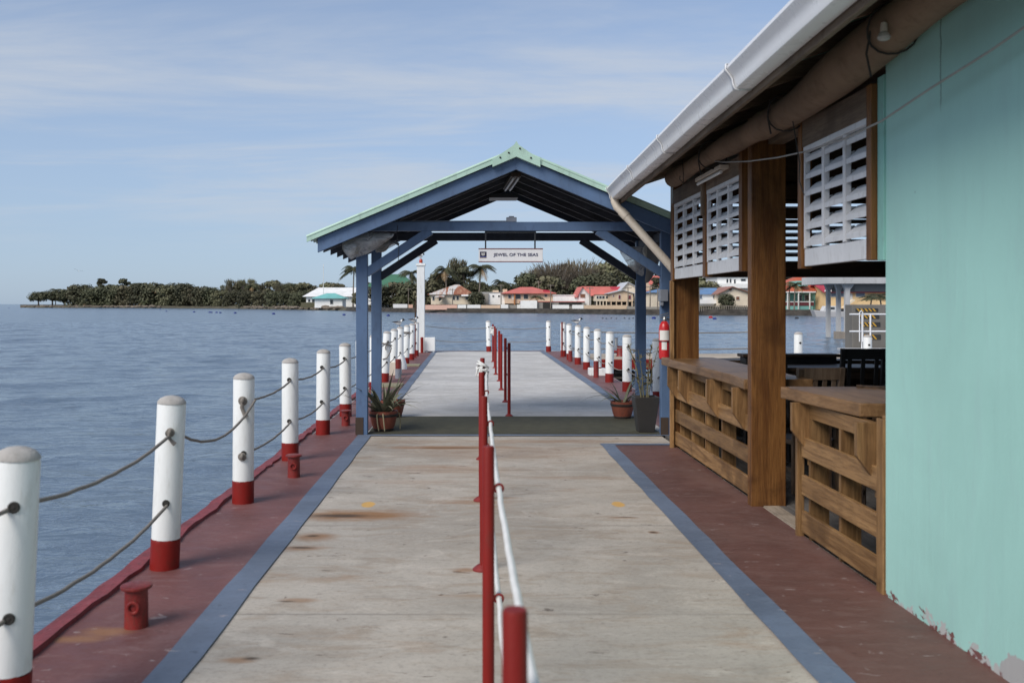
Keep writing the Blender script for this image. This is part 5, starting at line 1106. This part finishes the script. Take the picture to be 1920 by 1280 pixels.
extra(h,bx(1345,1410,531.5,540,243,1.8),'balcony',WM['white'])
h = house('house','small cream gabled house with brown roof beside the thick bar post',200,1350,1404,549,538,'gable_front',WM['cream'],RM['brown'],9,575,(1372,),[(1366,1372,540.5,545),(1380,1386,556,562)],None,.7,'brown')
h = house('house','teal house with orange roof, dormers and white porch posts',198,1462,1546,545,514,'hip',WM['teal'],RM['orange'],13,583,(1502,1536),[(1496,1503,553,564),(1509,1519,553,563),(1537,1541,553,564)],None,.9)
for a, e in ((1493,1513),(1531,1550)):
    extra(h,lambda b:b.prism([(X(a,197),196.6,Z(536,197)),(X(e,197),196.6,Z(536,197)),(X(e,197),196.6,Z(526.5,197)),(X(a,197),196.6,Z(526.5,197))],(0,5,0)),'dormer',WM['teal'])
for px in (1477,1497.5,1518.5): extra(h,bx(px-.9,px+.9,548,580,194.6,.22),'porch_post',M['trimwhite'])
extra(h,bx(1470,1530,546.2,548.5,194.5,3),'porch_fascia',M['trimwhite']); extra(h,bx(1472,1526,566.5,573,194.9,.2),'porch_skirt',WINC['red']); extra(h,bx(1472,1526,565,566.4,194.8,.3),'porch_rail',M['trimwhite']); extra(h,bx(1472,1524,574,584,194.9,.2),'porch_base',WM['teal'])
h = house('house','yellow house with crimson roof, white fascia and outside stairs',192,1549,1668,546,532.5,'gable_side',WM['yellow'],RM['crimson'],10,582,None,[(1558,1568,548.5,556),(1575,1585,548.5,556),(1605,1621,548,556)],(1594,1598,550,563),.9,'blueglass')
extra(h,lambda b:b.box(X(1546,191),X(1668,191),190.9,191.05,Z(546.6,191),Z(543.5,191)),'fascia',M['trimwhite'])
extra(h,lambda b:b.prism([(X(1580,190),190,Z(577,190)),(X(1584,190),190,Z(577,190)),(X(1603,190),190,Z(563.5,190)),(X(1603,190),190,Z(561,190)),(X(1600,190),190,Z(561,190))],(0,1,0)),'stairs',WM['cream'])
# left waterfront house
h = house('house','long white house with wide white roof at the wooded left shore',366,574,676,555.5,539,'hip',WM['white'],RM['white'],16,577,(597,676),[(578,581.5,561,566),(585,590.5,560.5,566.5),(594,598,560.5,566)],None,1.2)
extra(h,bx(564.5,600,566.8,577,364,1.8),'planted_terrace',M['leaf_mid'])
h = house('pavilion','white waterside pavilion with a teal hip roof',349,590,642,559,549.5,'hip',WM['white'],RM['teal'],10,577,(613,628),[(619,624.5,562,570)],None,1.1)
h = house('house','white house with green roof high among the trees behind the shelter posts',320,690,772,538,514,'hip',WM['white'],RM['tealdark'],14,572,(728,756),[(690,694,541,546)],None,1.5)
b = MB(); yf = 360; b.tube([(X(606.5,yf),yf,GZ0),(X(606.5,yf),yf,Z(495,yf))],[.16,.09],8); tag(b.build('flagpole', M['trimwhite'], origin=(X(606.5,yf),yf,GZ0)), 'tall bare white flagpole by the teal-roofed pavilion', 'flagpole')
# yard walls and fences on the waterfront
def yard(px0,px1,p0,p1,y,wm,label):
    t_ = (lambda b: (b.box(X(px0,y),X(px1,y),y,y+.3,GZ0-.3,Z(p0,y)), b.build('yard_wall', wm, origin=(X((px0+px1)/2,y),y,GZ0)))[1])(MB())
    tag(t_, label, 'wall', 'yard walls on the waterfront')
yard(797,857,571.5,580,248,WM['pinkish'],'peach yard wall before the rust-roofed house'); yard(858,874,571.3,580,248,WM['white'],'short white yard wall right of the peach wall'); yard(876,901,571.3,580,247.5,WM['white'],'white yard wall right of the narrow gap')
yard(902,938,572,580,246,WM['peach'],'low tan yard wall before the flat white house'); yard(939,953,571,580,245,WM['white'],'white gate pillar wall left of the dark gate'); yard(953.5,969,571.5,580,245.5,WM['grey'],'dark grey gate between white walls'); yard(969.5,976,571,580,245,WM['white'],'white stub wall left of the garage')
yard(1036,1067,571.5,581,240,WM['white'],'white yard wall under the red canopy'); yard(1073,1094,571.5,581,238,WM['white'],'shorter white yard wall right of the one under the canopy'); yard(1095,1175,572,582,226,WM['tan'],'long weathered tan yard wall before the stilt house')
yard(1176,1197,574,582,218,WM['grey'],'dark stone yard wall at the tall gabled house'); yard(1208,1262,575,583,208,WM['grey'],'dark yard wall before the blue-edged house')
yard(712,735,571.5,578,300,WM['white'],'pale railing wall among trees behind the left shelter posts'); yard(737,764,570,578,292,M['gutter'],'white picket wall among palms left of the white pillar'); yard(766,774,571,578,285,WM['pinkish'],'short peach wall next to the white pillar')
def fence(px0,px1,p0,y,label,n=22):
    t_ = thing('picket_fence', (X((px0+px1)/2,y),y,GZ0), label, 'fence')
    b = MB(); b.box(X(px0,y),X(px1,y),y-.05,y+.05,Z(p0+1,y),Z(p0,y)); b.build('top_rail', M['bark'], t_)
    b = MB()
    for k in range(n+1): xx = X(px0+(px1-px0)*k/n,y); b.box(xx-.08,xx+.08,y-.06,y+.06,GZ0-.3,Z(p0-.3,y))
    b.build('pickets', M['bark'], t_)
fence(1307,1400,573,193,'weathered grey fence along the water under the far louvres')
def pole(px,p0,y,label):
    b = MB(); b.tube([(X(px,y),y,GZ0),(X(px,y),y,Z(p0,y))],[.16,.10],7); b.box(X(px,y)-.9,X(px,y)+.9,y-.06,y+.06,Z(p0+2,y)-.08,Z(p0+2,y)+.08); tag(b.build('utility_pole', M['bark'], origin=(X(px,y),y,GZ0)), label, 'pole', 'utility poles in the town')
for px,p0,y,l in ((766,540,290,'bare utility pole among palms left of the white pillar'),(848.5,541,250,'utility pole before the rust-roofed house'),(939.5,533,247,'utility pole between the flat white and coral-roofed houses'),(1032.5,533,242,'utility pole at the right end of the coral hip roof'),(1010,527,262,'short utility pole rising behind the coral-roofed house'),
                  (1106,538,228,'utility pole before the big coral roof'),(1177.5,538,222,'utility pole before the tall cream gable'),(1219,536,212,'utility pole between the right shelter posts'),(1233,538,206,'utility pole at the blue-edged house'),(1311,540,196,'utility pole under the far louvres'),(1480,532,190,'white utility pole before the teal house')): pole(px,p0,y,l)

# ---------------------------------------------------------------- trees
def leaves(b, c, rad, n, s, rr, mi=0, shell=0.55, hub=None):
    for i in range(n):
        while True:
            v = Vector((rr.uniform(-1,1),rr.uniform(-1,1),rr.uniform(-1,1)))
            if .1 < v.length < 1: break
        v = v.normalized()*(shell+(1-shell)*rr.random()) if rr.random() < .8 else v
        p = Vector(c)+Vector((v.x*rad[0],v.y*rad[1],v.z*rad[2]))
        n_ = (v+Vector((rr.uniform(-.8,.8),rr.uniform(-.8,.8),rr.uniform(-.3,1.0)))).normalized(); a = n_.orthogonal().normalized(); ang = rr.uniform(0,6.28); q = n_.cross(a)
        a, q = a*math.cos(ang)+q*math.sin(ang), q*math.cos(ang)-a*math.sin(ang); k = s*rr.uniform(.6,1.4); l = k*rr.uniform(.8,1.6)
        if hub is not None:
            a = (p-hub).normalized()+Vector((rr.uniform(-.3,.3),rr.uniform(-.3,.3),rr.uniform(-.2,.3))); a.normalize(); q = a.cross(Vector((rr.uniform(-1,1),rr.uniform(-1,1),rr.uniform(-1,1)))).normalized(); l = k*2.6; k *= .5
        b.add([p-a*l*.5, p-q*k*.42+a*l*.05, p+a*l*.55, p+q*k*.42-a*l*.05], [(0,1,2,3)], mi)
def tree(name, H, W, crown0, nclump, nleaf, leafs, mat, bark, seed, style='round'):
    rr = random.Random(seed); t = thing(name, (0,0,0), 'x', 'tree'); b = MB(); tr = MB()
    hub = Vector((0,0,H*crown0*.7)); tr.tube([(0,0,-.5),(rr.uniform(-.2,.2),0,hub.z*.5),hub],[W*.035+.12,W*.028+.1,W*.024+.08],7)
    for i in range(nclump):
        a = rr.uniform(0,6.28); f = rr.random(); zf = crown0+(1-crown0)*(f if style != 'low' else f**1.0)
        env = math.sqrt(max(.05, 1-((zf-crown0-(1-crown0)*.38)/((1-crown0)*.66))**2)) if style != 'fan' else (.35+.65*(zf-crown0)/(1-crown0))
        r = W*.5*env*rr.uniform(.35,.9)
        cr = W*rr.uniform(.13,.23)*(1.0 if style != 'fan' else .8); c = Vector((r*math.cos(a), r*math.sin(a)*.8, min(H*zf, H-cr*.5)))
        leaves(b, c, (cr*1.25,cr*1.2,cr*rr.uniform(.6,.95)), nleaf, leafs, rr, hub=hub*.4 if style == 'fan' else None)
        m_ = hub.lerp(c,.5)+Vector((0,0,rr.uniform(-.1,.25)*W*.3)); tr.tube([hub,m_,c],[W*.014+.06,W*.009+.04,.03],5)
        if style == 'fan':
            for q_ in range(4):
                e_ = c+Vector((rr.uniform(-1,1),rr.uniform(-1,.2),rr.uniform(-.5,1)))*cr*1.25; tr.tube([hub*.5,(hub*.5).lerp(e_,.55)+Vector((0,0,.2)),e_],[.13,.075,.03],4)
    b.build('crown', mat, t); tr.build('trunk', bark, t, smooth=True); return t
def palm(name, H, L, nf, seed, lean=0.08, drop=1.0):
    rr = random.Random(seed); t = thing(name, (0,0,0), 'x', 'palm'); b = MB(); tr = MB(); top = Vector((lean*H,0,H))
    tr.tube([(0,0,-.4),(lean*H*.2,0,H*.35),(lean*H*.6,0,H*.72),top],[.24,.18,.15,.14],8); tr.build('trunk', M['bark'], t, smooth=True)
    for i in range(nf):
        a = 2*math.pi*i/nf*2.4+rr.uniform(-.3,.3); up = rr.uniform(-.25,1.05); pts = []; n = 9
        for k in range(n+1):
            s = k/n; pts.append(top+Vector((math.cos(a)*L*s*(1-.25*max(0,up)*(1-s)), math.sin(a)*L*s*(1-.25*max(0,up)*(1-s)), L*(up*s*.95-drop*(.55+.35*up)*s*s*1.15))))
        side = Vector((-math.sin(a),math.cos(a),0)); mi = 1 if up < -.12 and rr.random() < .5 else 0
        for k in range(n):
            d = (pts[k+1]-pts[k]).normalized()
            for h_ in (0,.5):
                p = pts[k].lerp(pts[k+1],h_); w_ = L*.30*math.sin(math.pi*min(1,(k+h_)/n*.88+.12))*rr.uniform(.85,1.1)
                for s in (-1,1):
                    tip = p+side*s*w_*.8+d*w_*.45-Vector((0,0,w_*.38)); q = d*L*.030; b.add([p-q,p+q,tip+q*.3,tip-q*.3],[(0,1,2,3)],mi)
        b.tube(pts,[.05]*n+[.02],4,mi=mi)
    b.build('crown', [M['leaf_palm'],M['palm_dry']], t); return t
def place(proto, first, px, y, H, label, group, W=None, rot=None, basez=None):
    o = proto if proto.name not in first else copy_tree(proto); first.add(proto.name)
    o.location = (X(px,y),y,GZ0 if basez is None else basez); s = H; o.scale = ((W or s),(W or s),s); o.rotation_euler.z = rot if rot is not None else (px*1.7) % 6.28
    o['label'] = label; o['group'] = group; return o
# prototypes of unit height 10 m
P = {'round1': tree('broadleaf_tree',10,9,.28,30,62,.75,M['leaf_dark'],M['darkbark'],1), 'round2': tree('broadleaf_tree',10,8,.30,26,66,.75,M['leaf_mid'],M['darkbark'],2), 'low1': tree('mangrove_tree',10,13,.05,40,60,.85,M['leaf_dark'],M['darkbark'],3,'low'),
     'low2': tree('mangrove_tree',10,12,.05,40,58,.85,M['leaf_mid'],M['darkbark'],4,'low'), 'fan1': tree('spreading_tree',10,13,.20,46,44,.42,M['leaf_grey'],M['bark'],5,'fan'), 'tall1': tree('slender_tree',10,4.6,.35,20,60,.6,M['leaf_dark'],M['darkbark'],6),
     'wisp': tree('wispy_tree',10,8.5,.22,34,48,.42,M['leaf_mid'],M['bark'],7,'fan'), 'umb': tree('umbrella_tree',10,15,.48,30,70,.8,M['leaf_dark'],M['darkbark'],8), 'palm1': palm('coconut_palm',7.8,3.6,21,21,.06), 'palm2': palm('coconut_palm',7.4,3.4,19,22,-.08), 'palm3': palm('palm_clump',3.2,5.2,20,23,.0)}
first = set()
def tz(pt, y): return (Z(pt,y)-GZ0)/10.0
# the wooded island: (px, top row, kind, offset behind the shore, label)
gi = 'trees on the wooded island'
rowA = [(72,548,'umb',10),(98,546,'umb',16),(120,543,'round1',22),(136,536,'round2',26),(152,535,'low1',26),(170,541,'low1',18),(190,523,'tall1',30),(188,538,'low1',20),(205,534,'round1',30),(216,536,'low1',22),(233,523,'tall1',32),(236,537,'low2',20),(255,532,'round1',28),(268,535,'low1',18),
        (286,532,'low1',22),(303,533,'round1',30),(318,535,'low2',16),(333,532.5,'low1',24),(350,534,'low1',16),(364,539,'low2',20),(382,538.5,'low1',14),(398,540,'low1',22),(414,545,'low2',12),(424,535,'wisp',30),(438,526,'wisp',34),(452,529,'round2',34),(466,525,'wisp',40),(478,533,'round2',30),
        (496,533,'wisp',36),(512,527,'round2',40),(526,534,'wisp',30),(540,532,'wisp',34),(556,534,'round2',30),(569,531,'round2',36),(586,537,'low2',60),(436,545,'low1',12),(462,546,'low1',10),(488,546,'low2',12),(514,547,'low1',12),(538,548,'low1',12),(558,549,'low1',16),(575,545,'low1',36),(615,531,'round2',70),(632,532,'round2',70),(655,540,'low1',70)]
for i, (px, pt, k, off) in enumerate(rowA):
    y = shore(px)+off; H = tz(pt,y); nm = {'umb':'flat-topped dark tree at the bare left tip of the island','tall1':'slender dark tree rising above the island canopy','round1':'dark round-crowned tree in the island wood','round2':'olive round-crowned tree in the island wood','low1':'dense dark mangrove growing down to the island waterline','low2':'dense olive mangrove growing down to the island waterline','wisp':'loose wispy tree showing sky above the mangroves'}[k]
    place(P[k],first,px,y,H,nm,gi+' ('+k[:4].strip('12')+')' if False else {'umb':'flat-topped trees at the island tip','tall1':'slender trees above the island canopy','round1':'dark round trees of the island','round2':'olive round trees of the island','low1':'dark mangroves of the island','low2':'olive mangroves of the island','wisp':'wispy trees of the island'}[k])
for px, pt, W_ in ((160,558,1.0),(205,560,1.0),(270,556,1.0)):
    y = shore(px)+9; place(P['palm3'],first,px,y,tz(pt,y)*1.3,'bushy low palm at the island rubble beach','low palms on the island beach')
for i, (px, pt, k) in enumerate(((104,536,'palm1'),(146,526,'palm2'),(212,525,'palm2'),(262,523,'palm1'),(300,526,'palm2'),(345,525,'palm1'),(390,530,'palm2'),(476,523,'palm2'),(548,524,'palm1'))):
    y = shore(px)+24; place(P[k],first,px,y,tz(pt,y),'coconut palm sticking out of the island canopy','palms in the island canopy',tz(pt,y)*1.1)
# town trees: (px, top row, kind, y, label)
town = [(689,541,'round1',345,'dark tree beside the teal pavilion'),(668,549,'round2',320,'olive tree right of the long white roof'),(662,494,'palm1',352,'tall coconut palm left of the shelter post'),(690,521,'palm2',345,'small palm between the two left shelter posts'),
 (712,536,'low1',300,'dark bushy tree behind the pale railing wall'),(726,534,'palm3',306,'bushy palm below the green roof'),(742,531,'low2',302,'olive bushy tree below the green roof'),(757,521,'palm3',298,'tall bushy palm left of the white pillar'),(774,503,'palm1',310,'palm just left of the white pillar'),(766,530,'low1',300,'dark bush tree at the pillar'),
 (803,527,'low2',285,'olive tree just right of the white pillar'),(818,513,'round1',300,'dark tree behind the rust-roofed house, left'),(835,522,'low1',290,'broad dark tree over the rust roof'),(858,488,'wisp',310,'tall wispy tree with airy crown left of the hanging sign'),(872,500,'tall1',305,'tall dense tree beside the airy one'),(838,489,'palm2',284,'tall palm left of the airy tree'),
 (898,491,'palm1',280,'tall palm directly left below the sign'),(884,531,'low1',285,'broad dark tree behind the flat white house'),(905,530,'round1',290,'dark tree under the sign palm'),(918,521,'palm3',285,'spiky palm behind the white house'),(937,517,'palm2',282,'small palm under the sign'),(925,536,'low1',280,'low dark tree behind the flat roof'),
 (952,533,'low1',285,'low dark tree left of the coral hip roof'),(968,520,'palm3',290,'bushy palm behind the coral hip roof'),(985,513,'round1',295,'dark tree over the coral hip roof'),(992,515,'palm3',285,'second bushy palm behind the coral hip roof'),(1010,507,'fan1',300,'grey-brown spreading tree, left of the big one'),
 (1045,497,'fan1',300,'large grey-brown spreading tree right of the sign'),(1080,493,'fan1',305,'largest grey-brown spreading tree'),(1030,520,'low2',285,'olive undergrowth tree below the spreading trees'),(1062,522,'palm3',275,'bushy palm below the largest spreading tree'),(1112,504,'fan1',300,'loose grey tree between the spreading tree and the post'),(1098,520,'low1',285,'dark undergrowth behind the big coral roof'),
 (1143,494,'round2',300,'olive rounded tree left of the right shelter post'),(1132,515,'low1',280,'dark tree behind the coral roof ridge'),(1165,505,'round1',295,'dark tree at the right shelter brace'),(1185,500,'fan1',300,'grey tree behind the right shelter post'),(1200,512,'low1',285,'dark tree behind the tall cream gable'),
 (1231,521,'tall1',225,'narrow dark tree before the peach upper house'),(1322,528,'low2',240,'olive tree behind the blue-roofed white house'),(1340,535,'round2',215,'olive tree left of the brown-roofed cream house'),(1300,512,'low1',280,'dark tree far behind the corner post'),(1362,552,'low1',197,'low dark shrub tree before the cream gabled house'),
 (1489,520,'palm1',188,'coconut palm before the teal house'),(1631,547,'palm2',150,'small palm before the yellow house'),(1653,545,'palm1',152,'small palm at the turquoise wall edge'),(1008,551,'palm2',245,'little palm before the coral hip house'),(893,548,'low1',258,'dark bush beside the rust-roofed house'),
 (1420,510,'low1',300,'dark tree hidden behind the thick bar post'),(1470,505,'low2',290,'olive tree behind the teal house'),(1600,500,'low1',300,'dark tree behind the yellow house')]
for px, pt, k, y, l in town:
    H = tz(pt,y); W_ = H if not k.startswith('palm') else max(H*1.0, .7)
    if k in ('palm1','palm2') and y > 230: H *= 1.10
    if l.startswith('tall wispy'): W_ = H*.72
    place(P[k],first,px,y,H,l,'trees behind the far shore houses',W_)

# ---------------------------------------------------------------- gulls and buoys
mg = [plain('gull_white',(0.74,0.74,0.72),.7), plain('gull_grey',(0.20,0.205,0.22),.7), plain('gull_black',(0.025,0.024,0.026),.6), plain('gull_leg',(0.10,0.05,0.04),.6)]
def gull(loc, yaw, label, s=1.0):
    """one continuous bird body: rings along a spine, beak to tail, wings folded against it"""
    spine = [(0.205,0.150,0.003,.003),(0.185,0.152,0.006,.007),(0.165,0.157,0.012,.014),(0.150,0.163,0.022,.026),(0.130,0.166,0.027,.031),(0.108,0.158,0.027,.030),(0.090,0.138,0.030,.033),(0.065,0.112,0.042,.044),(0.030,0.094,0.054,.054),(-0.02,0.085,0.056,.054),(-0.07,0.083,0.046,.042),(-0.115,0.088,0.032,.026),(-0.16,0.094,0.026,.014),(-0.205,0.098,0.024,.006)]
    b = MB(); seg = 14; vs = []
    for x, z, ry, rz_ in spine: vs += [(x, ry*math.cos(2*math.pi*k/seg), z+rz_*math.sin(2*math.pi*k/seg)) for k in range(seg)]
    o = 0
    for i in range(len(spine)-1):
        for k in range(seg):
            up = math.sin(2*math.pi*(k+.5)/seg); x = spine[i][0]
            mi = 2 if x > .107 else (1 if (x < .06 and up > .15) else 0)
            b.add([], []); b.f.append((i*seg+k, i*seg+(k+1) % seg, (i+1)*seg+(k+1) % seg, (i+1)*seg+k)); b.m.append(mi)
    b.f += [tuple(range(seg)), tuple(range((len(spine)-1)*seg, len(spine)*seg))[::-1]]; b.m += [2,0]; b.v = vs
    for sd in (-1,1):   # folded wing
        wv = [(0.065,sd*.040,.120),(0.03,sd*.060,.118),(-.05,sd*.062,.108),(-.13,sd*.040,.104),(-.20,sd*.022,.108),(-.27,sd*.008,.112),(-.20,sd*.010,.122),(-.12,sd*.018,.128),(-.03,sd*.030,.138),(0.04,sd*.032,.138)]
        n0 = len(b.v); b.v += wv+[(x,y_-sd*.008,z-.006) for x,y_,z in wv]; m = len(wv)
        for i in range(1, m-1): b.f += [(n0,n0+i,n0+i+1),(n0+m,n0+m+i+1,n0+m+i)]; b.m += [2 if 3 <= i <= 6 else 1]*2
        for i in range(m): b.f.append((n0+i,n0+m+i,n0+m+(i+1) % m,n0+(i+1) % m)); b.m.append(2 if 3 <= i <= 6 else 1)
        b.tube([(0.005,sd*.018,.045),(0.0,sd*.018,.02),(0.004,sd*.018,.003)],.0042,6,mi=3); b.tube([(0.0,sd*.018,.003),(.028,sd*.020,.002)],[.004,.008],6,mi=3)
    ob = b.build('gull', mg, smooth=True); ob.location = loc; ob.rotation_euler.z = yaw; ob.scale = (s*.72,s*.85,s*1.05); return tag(ob, label, 'gull', 'gulls around the pier')
gull((-1.785,22.95,1.045), R(20), 'gull with dark hood on a left post, nearest the camera', 1.0); gull((-1.66,26.8,1.045), R(25), 'gull on the left post just before the white pillar', 1.0)
gull((2.81,24.8,1.045), R(8), 'gull facing right on a post of the right row', 1.0); gull((-1.69,30.87,3.09), R(10), 'gull on the red lamp of the white pillar', .95)
# gull in flight
b = MB(); pts = [(0.2,0,0),(0.14,0,.01),(0.05,0,.0),(-.1,0,-.01),(-.22,0,0)]; b.tube(pts,[.012,.035,.05,.03,.01],10)
for sd in (-1,1):
    wv = [(0.06,sd*.04,.02),(0.10,sd*.25,.12),(0.02,sd*.52,.10),(-.06,sd*.50,.10),(-.02,sd*.25,.11),(-.06,sd*.04,.01)]; n0 = len(b.v); b.v += wv+[(x,y_,z-.012) for x,y_,z in wv]
    b.f += [(n0,n0+1,n0+4,n0+5),(n0+1,n0+2,n0+3,n0+4),(n0+11,n0+10,n0+7,n0+6),(n0+10,n0+9,n0+8,n0+7)]+[(n0+i,n0+6+i,n0+6+(i+1) % 6,n0+(i+1) % 6) for i in range(6)]; b.m += [1]*4+[2]*6
o = b.build('gull', mg, smooth=True); o.location = (X(147,95),95,Z(508,95)); o.rotation_euler = (R(-15),R(10),R(-60)); o.scale = (.85,)*3; tag(o,'gull gliding in the sky above the island','gull','gulls around the pier')
mb = plain('blue_plastic',(0.02,0.035,0.20),.4); mr = plain('red_plastic',(0.45,0.02,0.02),.4); mk = plain('black_float',(0.03,0.03,0.035),.5)
def buoy(px, py, mat, label, grp, s=1.0):
    y = (EYE-WL)*F/(py-570); b = MB(); b.lathe([(.12,-.38),(.26,-.33),(.29,-.2),(.29,.2),(.26,.33),(.12,.38)],(0,0,.10),14,axis='x'); b.torus((-.12,0,.10),.285,.03,'x',14,6); b.torus((.12,0,.10),.285,.03,'x',14,6)
    o = b.build('float_buoy', mat, smooth=True); o.location = (X(px,y),y,WL); o.scale = (s,)*3; o.rotation_euler.z = px % 1.1; tag(o, label, 'buoy', grp)
bl = [(17,578,.9),(300,580.5,.9),(312,584,.8),(364,585.5,1),(393,586.2,1),(396.5,586.4,.9),(406,586.5,1),(413,587,1),(441,587.5,1.1),(513,589,1.1),(645,591,1),(728,592.5,1),(1226,597.5,1),(1340,598.5,.9)]
nb = ['at the far left edge','at the right end of the rubble beach','just below the beach-end one','left of the close pair','left half of the close pair','right half of the close pair','right of the close pair','next right after the pair','larger, mid bay','alone in the mid bay','left of the shelter post','between the shelter post and white pillar','left of the extinguisher','under the far louvres']
for (px,py,s), l in zip(bl,nb): buoy(px,py,mb,'blue barrel float on the water, '+l,'blue floats on the bay',s*.8)
buoy(1332.5,596,mr,'red barrel float on the water seen under the far louvres','red floats',.8)
for i, px in enumerate((1130,1137,1146,1156,1171,1180,1187)): buoy(px,597+(i % 2)*.6,mk,'tiny black float in the line beyond the right posts','black floats in a line',.35)
buoy(1494,597.5,mk,'single black float seen through the near bar opening','black floats in a line',.7)
# small launch moored at the far shore, seen through the bar
yb = 168; t = thing('motor_boat', (X(1556,yb),yb,WL), 'small grey-white motor boat moored before the yellow house', 'boat')
b = MB(); x0, x1 = X(1526,yb), X(1590,yb); b.prism([(x0,yb,WL+1.25),(x0+.5,yb,WL-.1),(x1-.2,yb,WL-.1),(x1,yb,WL+.95),(x0+3,yb,WL+.95)],(0,2.0,0)); b.build('hull', plain('hull_grey',(0.42,0.41,0.41),.4), t, bevel=.12)
b = MB(); b.prism([(x0+1.6,yb+.3,WL+.95),(x1-1.6,yb+.3,WL+.95),(x1-1.9,yb+.3,WL+1.95),(x0+2.1,yb+.3,WL+1.95)],(0,1.4,0)); cbn = b.build('cabin', plain('cabin_white',(0.6,0.6,0.6),.4), t, bevel=.08)
b = MB(); b.box(x0+2.4,x1-2.3,yb+.26,yb+.295,WL+1.35,WL+1.75); b.build('window', M['glass'], cbn)
b = MB(); b.box(x1-1.1,x1-.5,yb+.7,yb+1.3,WL+.96,WL+1.5); b.build('motor', M['black'], t)
